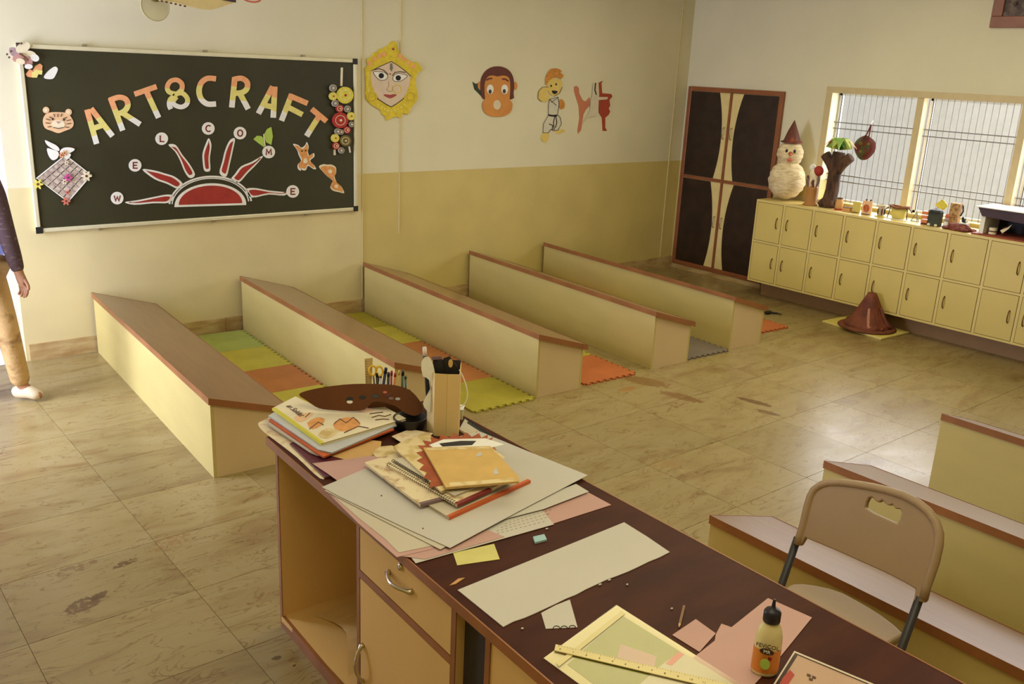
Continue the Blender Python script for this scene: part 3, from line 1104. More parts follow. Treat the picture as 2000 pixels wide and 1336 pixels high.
# butterflies and flowers at the top left corner
M_PINKP = flat('dusty pink paper', (190, 140, 128), 0.8)
M_LILAC = flat('mauve paper', (176, 150, 150), 0.8)
M_BROWNP = flat('brown felt pen', (92, 62, 44), 0.8)
t = craft('butterfly_rosette', 'mauve, pink and cream paper butterflies bunched over the board\'s top left corner', 'paper butterfly', (45, 108))
Fr = SB - 0.022
for i, (c, rx, ry, a, m) in enumerate((((32, 104), 17, 9, 0.6, M_LILAC), ((45, 93), 15, 10, -0.5, M_CREAM), ((58, 108), 14, 9, 0.2, M_CREAM), ((54, 120), 11, 9, 0.9, M_PINKP), ((68, 113), 9, 7, 0.5, M_WHITE), ((36, 113), 12, 8, -0.3, M_PINKP), ((56, 130), 8, 5, 0, M_WHITE), ((40, 120), 9, 6, .3, M_CREAM))):
    pts = [(c[0] + rx * math.cos(u) * math.cos(a) - ry * math.sin(u) * math.sin(a), c[1] + rx * math.cos(u) * math.sin(a) + ry * math.sin(u) * math.cos(a)) for u in [2 * math.pi * k / 14 for k in range(14)]]
    poly('wing', pts, Fr - 0.0025 * i, 0.0022, m, t)
out('body', B().ribbon([(38, 104), (50, 112), (56, 118)], 3, PY(Fr - 0.022), (0, 0.002, 0)), M_BROWNP, parent=t, label='dark butterfly body')
for p in ((18, 112), (14, 106), (22, 100), (34, 87), (42, 85)):
    out('spot', B().prism([at_y(q, Fr - 0.012) for q in circ(p, 2.2, 8)], (0, 0.002, 0)), M_BROWNP, parent=t)

t = craft('paper_butterfly', 'orange and yellow paper butterfly below the corner rosette', 'paper butterfly', (67, 140))
poly('wing', [(50, 145), (58, 135), (64, 138), (66, 152), (54, 150)], SB - 0.004, 0.0035, M_ORANGE, t, 'orange wing')
poly('wing', [(64, 138), (70, 128), (78, 124), (83, 128), (82, 138), (72, 141)], SB - 0.0075, 0.0034, M_ORANGE, t, 'orange wing')
poly('wing', [(63, 141), (72, 136), (83, 138), (82, 146), (75, 145), (72, 152), (63, 151)], SB - 0.011, 0.0034, M_YELLOW, t, 'yellow wing middle')
out('paper_bird', B().prism([at_y(q, SB - 0.003) for q in smooth_closed([(86, 150), (92, 141), (100, 134), (108, 130), (113, 135), (109, 146), (103, 154), (90, 154)], 3)], (0, 0.0028, 0)), M_WHITE,
    label='small plain white paper bird shape near the board\'s top left', cat='paper bird')

# tiger face
M_TIG = flat('pale orange paper', (228, 186, 140), 0.8)
t = craft('tiger_face', 'pale tan paper tiger face with ears left of the letter A', 'paper mask', (113, 235))
poly('face', [(84, 236), (88, 225), (96, 220), (113, 219), (131, 221), (139, 229), (144, 240), (140, 250), (126, 256), (114, 260), (102, 256), (88, 250)], SB - 0.004, 0.0035, M_TIG, t, smooth=3)
for c in ((90, 215), (134, 219)):
    poly('ear', circ(c, 6.5, 12), SB - 0.0065, 0.0024, M_TIG, t)
    poly('ear_lining', circ(c, 3.4, 10), SB - 0.0078, 0.0012, M_CREAM, t)
poly('muzzle', circ((114, 243), 13, 16, 9), SB - 0.0062, 0.0021, M_CREAM, t, 'cream muzzle')
poly('nose', [(109, 237), (119, 237), (114, 242)], SB - 0.0076, 0.0013, M_PINKP, t, 'pink nose')
for s in ([(113, 222), (113, 229)], [(105, 222), (107, 228)], [(121, 222), (119, 228)], [(90, 232), (98, 235)], [(89, 240), (98, 241)], [(138, 234), (130, 236)], [(139, 241), (130, 242)], [(93, 248), (101, 247)], [(135, 249), (127, 248)], [(96, 228), (104, 232)], [(131, 229), (123, 232)], [(104, 249), (114, 251), (124, 249)]):
    out('stripe', B().ribbon(s, 1.5, PY(SB - 0.0083), (0, 0.0009, 0)), M_BROWNP, parent=t)
for c in ((103, 233), (125, 234)):
    poly('eye', circ(c, 1.9, 8), SB - 0.0085, 0.002, M_BLACK, t)

# diamond shaped lattice with leaves and paper flowers
t = craft('lattice_diamond', 'diamond lattice of paper strips with white leaves and small flowers', 'wall craft', (124, 345))
M_NEWS = mat('patterned paper', (206, 190, 166), 0.85, rgb2=(160, 142, 126), scale=30)
D4 = [(72, 348), (128, 303), (178, 342), (133, 394)]


def dq(u, v):
    a = Vector(D4[0]).lerp(Vector(D4[1]), u); c = Vector(D4[3]).lerp(Vector(D4[2]), u)
    return tuple(a.lerp(c, v))


poly('backing', D4, SB - 0.004, 0.0035, M_NEWS, t)
for k in range(7):
    u = k / 6
    out('strip', B().ribbon([dq(u, -0.02), dq(u, 1.02)], 1.7, PY(SB - 0.0062), (0, 0.0018, 0)), M_WHITE if k in (0, 6) else M_LILAC, parent=t)
    if k not in (0, 6):
        out('black_line', B().ribbon([dq(0, u), dq(1, u)], 1.2, PY(SB - 0.0050), (0, 0.0008, 0)), M_BLACK, parent=t)  # thin black lines crossing beneath the strips
    else:
        out('strip', B().ribbon([dq(-.02, u), dq(1.02, u)], 2.0, PY(SB - 0.008), (0, 0.0018, 0)), M_WHITE, parent=t)
for pts in ([(88, 274), (98, 278), (110, 284), (116, 291), (114, 295), (103, 291), (92, 283)], [(92, 290), (102, 292), (114, 297), (113, 308), (103, 313), (95, 304)], [(117, 296), (124, 289), (136, 288), (146, 291), (140, 297), (128, 302), (120, 303)], [(122, 303), (137, 300), (137, 306), (130, 311)]):
    poly('leaf', pts, SB - 0.0105, 0.002, M_WHITE, t, 'white paper leaf', smooth=3)


def flower(c, r, m, par, y, mc=None, n=5):
    pts = []
    for k in range(n * 6):
        a = 2 * math.pi * k / (n * 6)
        rr = r * (0.72 + 0.28 * math.cos(n * a))
        pts.append((c[0] + rr * math.cos(a), c[1] + rr * math.sin(a)))
    f = poly('flower', pts, y, 0.0022, m, par)
    poly('flower_centre', circ(c, r * 0.25, 8), y - 0.0014, 0.0014, mc or M_BROWNP, f)


M_MAG = flat('magenta paper', (200, 76, 140), 0.8); M_SALM = flat('salmon paper', (206, 112, 92), 0.8); M_LEMON = flat('lemon paper', (222, 208, 92), 0.8)
for c, r, m in (((133, 347), 9, M_MAG), ((120, 303), 6, M_ORANGE), ((126, 299), 6, M_ORANGE), ((129, 393), 9, M_SALM), ((132, 376), 5, M_SALM), ((74, 360), 11, M_LEMON), ((169, 344), 11, M_CREAM), ((126, 355), 6, M_CREAM), ((130, 318), 5, M_CREAM)):
    flower(c, r, m, t, SB - 0.0158, n=6)

# small green butterfly
M_LIME = flat('lime green paper', (170, 196, 84), 0.8)
t = craft('paper_butterfly', 'small lime green paper butterfly above the disc lettered M', 'paper butterfly', (516, 270))
poly('wing', [(495, 272), (502, 265), (511, 266), (517, 272), (516, 288), (508, 282)], SB - 0.003, 0.0026, M_LIME, t)
poly('wing', [(515, 264), (522, 252), (530, 248), (533, 266), (530, 283), (520, 278)], SB - 0.006, 0.0026, M_LIME, t)
out('body', B().ribbon([(515, 262), (518, 286)], 1.8, PY(SB - 0.0085), (0, 0.002, 0)), M_CREAM, parent=t)

# two plain deer cut-outs
M_FAWN = mat('fawn paper', (214, 150, 84), 0.8, var=0.12, scale=40)


def cut2(name, label, cat, outline, parts, px, k=3, d=0.003, yb=None, rim=None):
    yb = SB if yb is None else yb
    t = thing(name, label, cat, at_y(px, yb))
    if rim:
        c = Vector(px)
        big = [tuple(c + (Vector(p) - c) * 1.06 + (Vector(p) - c).normalized() * 2.0) for p in outline]
        poly('white_rim', big, yb - d, d * 0.95, rim, t, smooth=k)
    poly('cutout', outline, yb - d - 0.0015, 0.0014 if rim else d, parts[0], t, smooth=k)
    for i, (nm, pp, m) in enumerate(parts[1:]):
        poly(nm, pp, yb - d - 0.0028, 0.0012, m, t, smooth=2)
    return t


cut2('deer_cutout', 'small leaping fawn paper deer below the letter F', 'paper animal',
     [(575, 284), (584, 286), (590, 291), (596, 287), (599, 281), (602, 290), (600, 298), (603, 305), (610, 300), (611, 306), (604, 312), (611, 320), (615, 327), (610, 327), (601, 321), (597, 329), (590, 328), (587, 321), (589, 330), (584, 327), (584, 319), (590, 312), (586, 303), (583, 295)],
     [M_FAWN, ('belly', [(593, 312), (598, 309), (601, 317), (594, 319)], M_CREAM), ('eye', circ((590, 295), 1.6, 8), M_BLACK), ('eye', circ((597, 294), 1.6, 8), M_BLACK)], (596, 305), rim=M_WHITE)
cut2('deer_cutout', 'orange spotted fawn paper deer low near the board\'s right edge', 'paper animal',
     [(626, 328), (634, 324), (640, 325), (648, 325), (655, 330), (655, 340), (652, 346), (656, 355), (664, 362), (670, 374), (660, 372), (650, 369), (646, 362), (650, 352), (641, 345), (634, 338)],
     [M_FAWN, ('spot', circ((645, 335), 4, 9), M_CREAM), ('spot', circ((657, 364), 3.5, 9), M_CREAM), ('spot', circ((648, 343), 2.5, 9), M_ORANGE)], (649, 349), rim=M_CREAM)

# hanging garland of quilled paper discs
M_QY = mat('yellow quilled paper', (214, 200, 76), 0.8, var=0.12, scale=60); M_QR = mat('red quilled paper', (170, 50, 44), 0.8, var=0.15, scale=60)
M_QG = mat('olive quilled paper', (112, 96, 46), 0.8, var=0.15, scale=60); M_QW = flat('black and white quilled paper', (172, 164, 150), 0.8)
t = craft('quilling_garland', 'hanging garland of yellow, red and olive quilled paper discs at the board\'s right edge', 'garland', (668, 225))
out('stick', B().ribbon([(668, 132), (667, 168)], 4, PY(SB - 0.004), (0, 0.0035, 0)), M_CREAM, parent=t, label='pale wooden stick')
out('stick', B().ribbon([(654, 292), (654, 303)], 4, PY(SB - 0.004), (0, 0.0035, 0)), M_CREAM, parent=t, label='pale wooden stick')
out('stick', B().ribbon([(682, 286), (684, 298)], 3, PY(SB - 0.004), (0, 0.0035, 0)), M_WHITE, parent=t, label='white stick')
for i, (c, r, m) in enumerate((((674, 186), 16.5, M_QY), ((651, 188), 8, M_QY), ((651, 172), 7, M_QW), ((655, 202), 6.5, M_QW), ((664, 212), 7.5, M_QR), ((679, 213), 6.5, M_QW), ((665, 235), 15.5, M_QR), ((686, 227), 8, M_QY), ((687, 243), 5.5, M_QW),
                             ((678, 254), 7, M_QR), ((660, 257), 6, M_QW), ((667, 258), 5, M_QW), ((655, 270), 8, M_QY), ((675, 275), 11, M_QG), ((657, 285), 7, M_QR), ((667, 294), 6, M_QW))):
    y = SB - 0.0235 - 0.0013 * (i % 4)
    dsc = poly('disc', circ(c, r, 18), y, 0.0105, m, t)
    out('spiral', B().ribbon(circ(c, r * 0.62, 14), 0.9, PY(y - 0.001), (0, 0.001, 0), closed=True), M_CREAM if m != M_QW else M_BLACK, parent=dsc)
    poly('disc_eye', circ((c[0] + 1, c[1]), max(1.6, r * 0.16), 8), y - 0.0015, 0.0015, M_RED if m is M_QY else M_CREAM, dsc)

# ================================================================== CRAFTS ON THE BACK WALL
SW = BACK
# goddess mask
def G3(x, y):
    return (700 + x / 7.42, 70 + y / 7.42)


M_GOLD = mat('gold yellow card', (214, 190, 52), 0.7, var=0.10, scale=30); M_FACE = flat('pale pink card', (214, 192, 166), 0.8)
M_INK = flat('black ink', (34, 30, 30), 0.8); M_LIPS = flat('red lips paint', (158, 72, 62), 0.7)
t = craft('goddess_mask', 'large yellow crowned paper goddess face with wide eyes right of the chalkboard', 'paper mask', (768, 155))
edge = [G3(*p) for p in ((515, 72), (560, 105), (580, 190), (600, 260), (650, 290), (690, 330), (740, 350), (800, 390), (850, 380), (900, 440), (930, 490), (860, 540), (835, 600), (830, 700), (850, 800), (860, 900), (830, 970), (780, 1020), (745, 1080), (720, 1140), (650, 1120), (610, 1190), (560, 1170), (500, 1180), (410, 1230), (385, 1160), (340, 1130), (330, 1080), (260, 1040), (190, 1000), (120, 920), (105, 830), (110, 700), (105, 580), (100, 470), (135, 430), (125, 340), (190, 310), (225, 240), (280, 235), (300, 190), (350, 190), (385, 160), (430, 150), (460, 100))]
poly('crown_frame', edge, SW - 0.012, 0.0115, M_GOLD, t)
poly('face', [G3(*p) for p in ((475, 372), (560, 420), (680, 510), (760, 585), (740, 700), (700, 820), (640, 910), (560, 980), (475, 1030), (400, 990), (300, 920), (240, 830), (200, 720), (180, 600), (190, 500), (300, 450))], SW - 0.0145, 0.0024, M_FACE, t, 'pale pink face')
out('hair_line', B().ribbon([G3(*p) for p in ((185, 510), (300, 450), (475, 372), (560, 420), (680, 510), (765, 590))], 1.2, PY(SW - 0.0155), (0, 0.001, 0)), M_INK, parent=t, label='black outline')
out('chin_line', B().ribbon([G3(*p) for p in ((270, 905), (400, 990), (475, 1030), (560, 980), (660, 905))], 1.3, PY(SW - 0.0155), (0, 0.001, 0)), M_INK, parent=t, label='black outline')
for pts, c in ((((215, 525), (300, 520), (380, 530), (425, 585), (400, 630), (340, 645), (280, 620)), (332, 578)), (((500, 610), (540, 555), (620, 550), (710, 580), (650, 635), (590, 660), (520, 655)), (578, 610))):
    e = poly('eye', [G3(*p) for p in pts], SW - 0.0156, 0.0011, M_WHITE, t, 'white painted eye', smooth=3)
    out('eye_line', B().ribbon(smooth_closed([G3(*p) for p in pts], 3), 0.9, PY(SW - 0.0162), (0, 0.0008, 0), closed=True), M_INK, parent=e)
    poly('iris', circ(G3(*c), 5.2, 14), SW - 0.0166, 0.001, M_INK, e)
for pts in (((215, 495), (300, 475), (370, 500), (430, 560)), ((490, 580), (530, 530), (600, 520), (685, 530))):
    out('eyebrow', B().ribbon([G3(*p) for p in pts], 1.5, PY(SW - 0.0157), (0, 0.0011, 0)), M_INK, parent=t)
poly('lips', [G3(*p) for p in ((360, 850), (430, 850), (460, 855), (490, 848), (560, 850), (510, 890), (460, 905), (410, 890))], SW - 0.0157, 0.0011, M_LIPS, t, 'red lips', smooth=2)
out('nose', B().ribbon([G3(*p) for p in ((440, 660), (440, 730), (405, 780), (450, 808), (490, 800), (495, 730))], 0.9, PY(SW - 0.0157), (0, 0.0011, 0)), flat('tan pen', (160, 130, 90), 0.8), parent=t)
out('nose_ring', B().ribbon(circ(G3(558, 770), 8, 18), 1.5, PY(SW - 0.0158), (0, 0.0012, 0), closed=True), M_GOLD, parent=t, label='golden nose ring')
out('forehead_mark', B().prism([at_y(G3(*p), SW - 0.0157) for p in ((460, 400), (490, 400), (500, 470), (480, 520), (455, 480))], (0, 0.0011, 0)), flat('grey felt pen', (120, 112, 104), 0.8), parent=t)
poly('forehead_dot', circ(G3(462, 552), 1.6, 8), SW - 0.0157, 0.0011, M_LIPS, t)
for c in ((200, 885), (755, 880)):
    e = poly('earring', circ(G3(*c), 10, 18), SW - 0.0185, 0.0062, M_GOLD, t)
    out('earring_ring', B().ribbon(circ(G3(*c), 7.5, 16), 0.9, PY(SW - 0.0192), (0, 0.0008, 0), closed=True), flat('ochre pen', (170, 140, 30), 0.8), parent=e)
poly('crown_jewel', circ(G3(512, 230), 7.5, 14, 12), SW - 0.0185, 0.0062, M_GOLD, t)
poly('jewel_eye', circ(G3(505, 192), 2.6, 8), SW - 0.0196, 0.0011, M_LIPS, t)
for c in ((160, 400), (235, 335), (310, 290), (370, 265), (600, 290), (655, 335), (730, 390), (800, 445)):
    poly('crown_bud', circ(G3(*c), 3.8, 8, 4.6), SW - 0.0145, 0.0024, M_ORANGE, t, 'orange crown bud')
for k in range(9):
    u = k / 8
    poly('bead', circ(G3(290 + 380 * u, 1000 + 90 * math.sin(u * math.pi)), 2.2, 8), SW - 0.0145, 0.0024, M_LEMON, t)
    poly('bead', circ(G3(140 + 8 * math.sin(k), 540 + 270 * u), 1.9, 8), SW - 0.0145, 0.0024, M_LEMON, t)

# monkey face
def G4(x, y):
    return (910 + x / 6.667, 110 + y / 6.667)


M_MBR = flat('dark maroon brown card', (98, 50, 40), 0.75); M_MTN = mat('tan orange card', (202, 136, 66), 0.75, var=0.08, scale=8)
t = craft('monkey_face', 'tan paper monkey face with dark brown cap of fur and round open mouth', 'paper mask', (970, 180))
poly('fur', [G4(*p) for p in ((425, 130), (500, 145), (570, 190), (615, 270), (630, 380), (620, 480), (600, 560), (300, 560), (220, 550), (195, 470), (190, 380), (200, 290), (250, 200), (330, 145))], SW - 0.006, 0.0055, M_MBR, t, 'dark brown fur', smooth=3)
poly('ear', circ(G4(180, 380), 4, 10, 8), SW - 0.003, 0.0026, M_MTN, t)
poly('ear', circ(G4(645, 385), 4, 10, 8), SW - 0.003, 0.0026, M_MTN, t)
poly('face', [G4(*p) for p in ((415, 262), (480, 250), (545, 265), (575, 330), (575, 480), (570, 560), (605, 610), (600, 690), (560, 745), (490, 780), (400, 790), (310, 775), (245, 730), (215, 660), (220, 600), (250, 555), (245, 470), (250, 340), (290, 265), (350, 250))], SW - 0.0085, 0.0024, M_MTN, t, 'tan face', smooth=3)
for c, pc in (((318, 430), (315, 460)), ((505, 430), (500, 455))):
    e = poly('eye', circ(G4(*c), 6.5, 14, 9.5), SW - 0.0095, 0.001, M_WHITE, t, 'white eye')
    poly('pupil', circ(G4(*pc), 3.1, 10, 4.4), SW - 0.0104, 0.0009, M_BLACK, e)
for pts in (((265, 312), (305, 290), (345, 288)), ((470, 295), (515, 298), (555, 325))):
    out('eyebrow', B().ribbon([G4(*p) for p in pts], 3, PY(SW - 0.0096), (0, 0.001, 0)), M_MBR, parent=t)
poly('mouth', circ(G4(407, 632), 7.2, 16, 9.6), SW - 0.0096, 0.001, flat('pale wall seen through mouth', (214, 200, 168), 0.8), t, 'pale oval open mouth')
poly('paper_leaf', [G4(*p) for p in ((85, 330), (130, 360), (165, 345), (160, 400), (200, 470), (225, 550), (180, 500), (110, 430))], SW - 0.0025, 0.0022, flat('dark green paper', (50, 62, 44), 0.8), t, 'dark green leaf by the ear')

# boy in white training suit
M_HAIR = mat('ginger crayon', (196, 132, 54), 0.8, var=0.2, scale=40); M_SKIN2 = flat('yellow crayon skin', (216, 190, 104), 0.8); M_SUIT = flat('pale grey white paper', (206, 200, 178), 0.8)
t = craft('karate_child_cutout', 'paper cartoon child with ginger hair and white suit with black belt', 'paper figure', (1078, 210))
def gp(*pts):
    return [G4(*p) for p in pts]


suit = gp((1090, 560), (1200, 530), (1215, 620), (1195, 760), (1230, 800), (1245, 880), (1200, 960), (1150, 970), (1110, 950), (1070, 1000), (1005, 990), (1010, 880), (1075, 770), (1075, 640))
poly('suit', suit, SW - 0.004, 0.0036, M_SUIT, t, 'white suit')
poly('head', gp((1080, 300), (1230, 300), (1255, 400), (1220, 480), (1150, 520), (1085, 480), (1060, 390)), SW - 0.006, 0.0021, M_SKIN2, t, 'yellowish face', smooth=3)
poly('hair', gp((1040, 380), (1035, 300), (1060, 220), (1110, 165), (1190, 158), (1250, 190), (1230, 215), (1275, 245), (1240, 295), (1190, 275), (1120, 290), (1075, 330)), SW - 0.008, 0.0021, M_HAIR, t, 'ginger hair', smooth=2)
poly('arm', gp((1080, 400), (1000, 400), (945, 460), (940, 550), (985, 590), (1060, 590), (1090, 540), (1060, 470)), SW - 0.0075, 0.003, M_SKIN2, t, 'raised bare arm', smooth=2)
poly('arm', gp((1215, 580), (1250, 560), (1290, 620), (1275, 680), (1240, 690), (1215, 650)), SW - 0.006, 0.0021, M_HAIR, t, 'clenched hand', smooth=2)
poly('foot', gp((1010, 1000), (1080, 1010), (1075, 1080), (1035, 1125), (985, 1090), (980, 1050)), SW - 0.006, 0.0021, M_SKIN2, t, smooth=2)
poly('foot', gp((1170, 970), (1260, 950), (1290, 975), (1230, 1005), (1170, 1010)), SW - 0.003, 0.0024, M_SKIN2, t, smooth=2)
poly('mouth', gp((1120, 445), (1195, 455), (1170, 490), (1135, 485)), SW - 0.0068, 0.0008, M_INK, t, smooth=2)
for c in ((1110, 385), (1175, 365)):
    poly('eye', circ(G4(*c), 1.7, 8, 2.4), SW - 0.0068, 0.0008, M_INK, t)
out('belt', B().ribbon(gp((1075, 765), (1130, 775), (1190, 770)), 3.4, PY(SW - 0.0056), (0, 0.0016, 0)), M_INK, parent=t, label='black belt')
for s in (((1160, 780), (1140, 860), (1150, 960)), ((1170, 780), (1185, 860), (1165, 930)), ((1085, 880), (1130, 900), (1125, 960))):
    out('belt_tail', B().ribbon(gp(*s), 1.6, PY(SW - 0.0056), (0, 0.0016, 0)), M_INK, parent=t)
for s in (suit + suit[:1], gp((1090, 560), (1180, 640)), gp((1200, 540), (1110, 600)), gp((1080, 400), (1000, 400), (945, 460), (940, 550), (985, 590)), gp((1255, 400), (1220, 480), (1150, 520))):
    out('ink_line', B().ribbon(s, 0.8, PY(SW - 0.0086), (0, 0.0007, 0)), M_INK, parent=t)

# dancers
M_SAL = flat('salmon card', (190, 118, 84), 0.75); M_BRICK = flat('brick red card', (160, 62, 40), 0.75); M_PALE = flat('pale grey tissue paper', (206, 194, 168), 0.85)
t = craft('dancer_cutouts', 'salmon and brick red paper dancers with a white tissue figure between them', 'paper figure', (1160, 215))
poly('dancer', gp((1410, 395), (1440, 385), (1470, 410), (1475, 480), (1520, 570), (1560, 590), (1605, 535), (1615, 545), (1615, 640), (1560, 700), (1530, 760), (1500, 960), (1460, 1010), (1455, 960), (1480, 800), (1470, 650), (1430, 520), (1410, 450)), SW - 0.005, 0.0046, M_SAL, t, 'salmon dancer')
poly('dancer', gp((1735, 345), (1785, 320), (1765, 350), (1775, 480), (1890, 490), (1910, 520), (1870, 570), (1880, 640), (1860, 680), (1880, 720), (1860, 760), (1815, 800), (1815, 930), (1840, 970), (1785, 970), (1775, 800), (1735, 730), (1730, 600), (1745, 500)), SW - 0.008, 0.0076, M_BRICK, t, 'brick red dancer')
poly('dancer', gp((1660, 350), (1690, 345), (1695, 480), (1740, 530), (1850, 530), (1840, 560), (1730, 570), (1725, 720), (1690, 780), (1600, 790), (1520, 880), (1580, 780), (1620, 700), (1625, 580), (1650, 500)), SW - 0.012, 0.0036, M_PALE, t, 'white tissue dancer')
out('ink_line', B().ribbon(gp((1690, 345), (1680, 440), (1700, 500)), 2.2, PY(SW - 0.0135), (0, 0.0013, 0)), M_INK, parent=t)

# ================================================================== TEACHER'S TABLE
M_TT = mat('dark brown table laminate', (74, 36, 20), 0.62, rgb2=(60, 28, 16), scale=4, spec=0.12, stretch=(1, 3, 1), coat=0.03, coat_ior=1.5, coat_rough=0.25)
M_TBODY = mat('beige birch laminate', (222, 182, 114), 0.45, var=0.05, scale=2.5, stretch=(1, 1, 0.3))
M_TEDGE = mat('brown table edging', (148, 94, 52), 0.4, var=0.15, scale=7)
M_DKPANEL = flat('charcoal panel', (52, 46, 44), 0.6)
M_CHROME = flat('chrome', (205, 196, 180), 0.2, metal=1.0)
TZ = 0.75
YF, YN = 2.885, 0.55


def lx_(y):        # left edge of the top
    return 1.297 + (y - 2.885) * 0.047


def rx_(y):
    return 2.02 + (y - 2.885) * 0.012


tt = thing('teacher_table', 'long dark topped teacher table with beige drawer pedestal and open shelf', 'table', (1.6, 1.7, 0))
k = 0.030
b = B()
b.prism([(lx_(YF), YF, TZ), (lx_(YN), YN, TZ), (rx_(YN), YN, TZ), (rx_(YF), YF, TZ)], (0, 0, -k))
out('table_top', b, M_TT, parent=tt)
b = B()
for a, c in (((lx_(YF), YF), (lx_(YN), YN)), ((rx_(YN), YN), (rx_(YF), YF)), ((rx_(YF), YF), (lx_(YF), YF)), ((lx_(YN), YN), (rx_(YN), YN))):
    d = (Vector(c) - Vector(a)).normalized()
    nn = Vector((d.y, -d.x))
    if (Vector((1.65, 1.7)) - Vector(a)).dot(nn) > 0:
        nn = -nn
    b.prism([(a[0], a[1], TZ + 0.0006), (c[0], c[1], TZ + 0.0006), (c[0] + nn.x * .004, c[1] + nn.y * .004, TZ + 0.0006), (a[0] + nn.x * .004, a[1] + nn.y * .004, TZ + 0.0006)], (0, 0, -k - 0.001))
out('edge_band', b, M_TEDGE, parent=tt)
zb = TZ - k - 0.0012


def fx(y):         # front plane of the carcass under the top
    return lx_(y) + 0.004


def pan(name, y0, y1, z0, z1, m, off=0.0, th=0.018, label=None, par=None):
    b = B()
    b.slab([(fx(y0) + off, y0, z0), (fx(y1) + off, y1, z0), (fx(y1) + off, y1, z1), (fx(y0) + off, y0, z1)],
           [(fx(y0) + off + th, y0, z0), (fx(y1) + off + th, y1, z0), (fx(y1) + off + th, y1, z1), (fx(y0) + off + th, y0, z1)])
    return out(name, b, m, parent=par or tt, label=label)


RX = 1.97
# far end panel, pedestal sides, bottoms, back
for nm, y, z0, m in (('end_panel', 2.81, 0.0, M_TBODY), ('pedestal_side', 2.19, 0.0, M_TBODY), ('pedestal_side', 1.655, 0.0, M_TBODY)):
    b = B()
    b.box((fx(y) + 0.003, y - 0.009, z0), (RX, y + 0.009, zb))
    out(nm, b, m, parent=tt)
    pan('panel_edging', y - 0.0095, y + 0.0095, z0, zb, M_TEDGE, 0.0, 0.003)
b = B()
b.box((fx(2.5) + 0.01, 2.199, 0.03), (RX, 2.801, 0.048))
out('shelf_board', b, M_TBODY, parent=tt)
pan('panel_edging', 2.2, 2.8, 0.0, 0.0485, M_TEDGE, 0.0, 0.012)
b = B()
b.box((RX, 0.62, 0.0), (RX + 0.012, 2.82, zb))
out('modesty_panel', b, M_TBODY, parent=tt)
# drawer and cupboard
dr = pan('drawer', 1.669, 2.177, 0.566, zb - 0.004, M_TBODY, 0.001, 0.016)
pan('rail', 1.665, 2.181, 0.538, 0.563, M_TEDGE, 0.0, 0.018)
cd = pan('cupboard_door', 1.669, 2.177, 0.04, 0.535, M_TBODY, 0.001, 0.016)
pan('kick_board', 1.669, 2.177, 0.0, 0.036, M_TEDGE, 0.004, 0.014)


def bow(name, p0, p1, outv, r, par, lab):
    p0, p1, o = Vector(p0), Vector(p1), Vector(outv)
    pts = [p0 + o * -0.1]
    for i in range(9):
        t_ = i / 8
        pts.append(p0.lerp(p1, t_) + o * (0.25 + 0.75 * math.sin(math.pi * t_)))
    pts.append(p1 + o * -0.1)
    q = out(name, B().tube(pts, [r * 1.6, r * 1.5] + [r] * 7 + [r * 1.5, r * 1.6], 10), M_CHROME, parent=par, smooth=True, label=lab)
    return q


bow('drawer_handle', (fx(2.0), 1.995, 0.650), (fx(1.87), 1.868, 0.654), (-0.028, 0, 0), 0.006, dr, 'curved chrome handle')
bow('door_handle', (fx(2.165), 2.158, 0.305), (fx(2.165), 2.158, 0.175), (-0.028, 0, 0), 0.006, cd, 'curved chrome handle')
lkp = Vector((fx(1.93), 1.93, 0.700))
lock = out('drawer_lock', B(Matrix.Translation(lkp) @ Matrix.Rotation(-math.pi / 2, 4, 'Y')).lathe([(0, 0.006), (0.009, 0.006), (0.011, 0.003), (0.011, 0)], n=14), M_CHROME, parent=dr, smooth=True, label='round chrome lock')
# knee hole: charcoal gap, then second panel
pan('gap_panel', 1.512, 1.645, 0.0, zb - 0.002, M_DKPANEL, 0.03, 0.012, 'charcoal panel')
b = B()
b.box((fx(1.5) + 0.003, 1.494, 0), (RX, 1.512, zb))
out('knee_panel', b, M_TBODY, parent=tt)
pan('panel_edging', 1.493, 1.513, 0, zb, M_TEDGE, 0.0, 0.003)
pan('front_panel', 0.66, 1.492, 0.0, zb - 0.002, M_TBODY, 0.004, 0.016)
b = B()
b.box((fx(0.64) + 0.003, 0.63, 0), (RX, 0.648, zb))
out('end_panel', b, M_TBODY, parent=tt)

# curled brown sheet lying in the open shelf
b = B()
N = 10
top, bot = [], []
for i in range(N + 1):
    t_ = i / N
    y = 2.74 - 0.5 * t_
    edge = fx(y) + 0.10 + 0.05 * math.sin(t_ * 5.2) - 0.02 * t_
    z = 0.0495 + 0.028 * math.sin(math.pi * t_) ** 2 * (1 if t_ < .75 else .6)
    top.append(((edge, y, z), (1.92, y, 0.0495)))
for i in range(N):
    a0, a1 = top[i]; c0, c1 = top[i + 1]
    va = [b.v(p) for p in (a0, c0, c1, a1)]
    vb = [b.v(Vector(p) + Vector((0, 0, 0.0012))) for p in (a0, c0, c1, a1)]
    b.f(va); b.f(vb[::-1])
    b.f([va[0], va[1], vb[1], vb[0]])
bmesh.ops.remove_doubles(b.bm, verts=b.bm.verts, dist=1e-5)
out('curled_sheet', b, flat('kraft sheet', (214, 178, 118), 0.8), label='curled plain card sheet lying in the open shelf of the teacher table', cat='paper sheet')

# ================================================================== THINGS ON THE TABLE
M_PAPER = mat('white drawing paper', (194, 187, 174), 0.75, var=0.02, scale=3)
M_PAPER2 = mat('off-white paper', (196, 185, 162), 0.8, var=0.03, scale=3)
M_PINK = mat('pink paper', (190, 150, 140), 0.8, var=0.03, scale=4)
M_PRINT = flat('faded print', (166, 154, 126), 0.8)


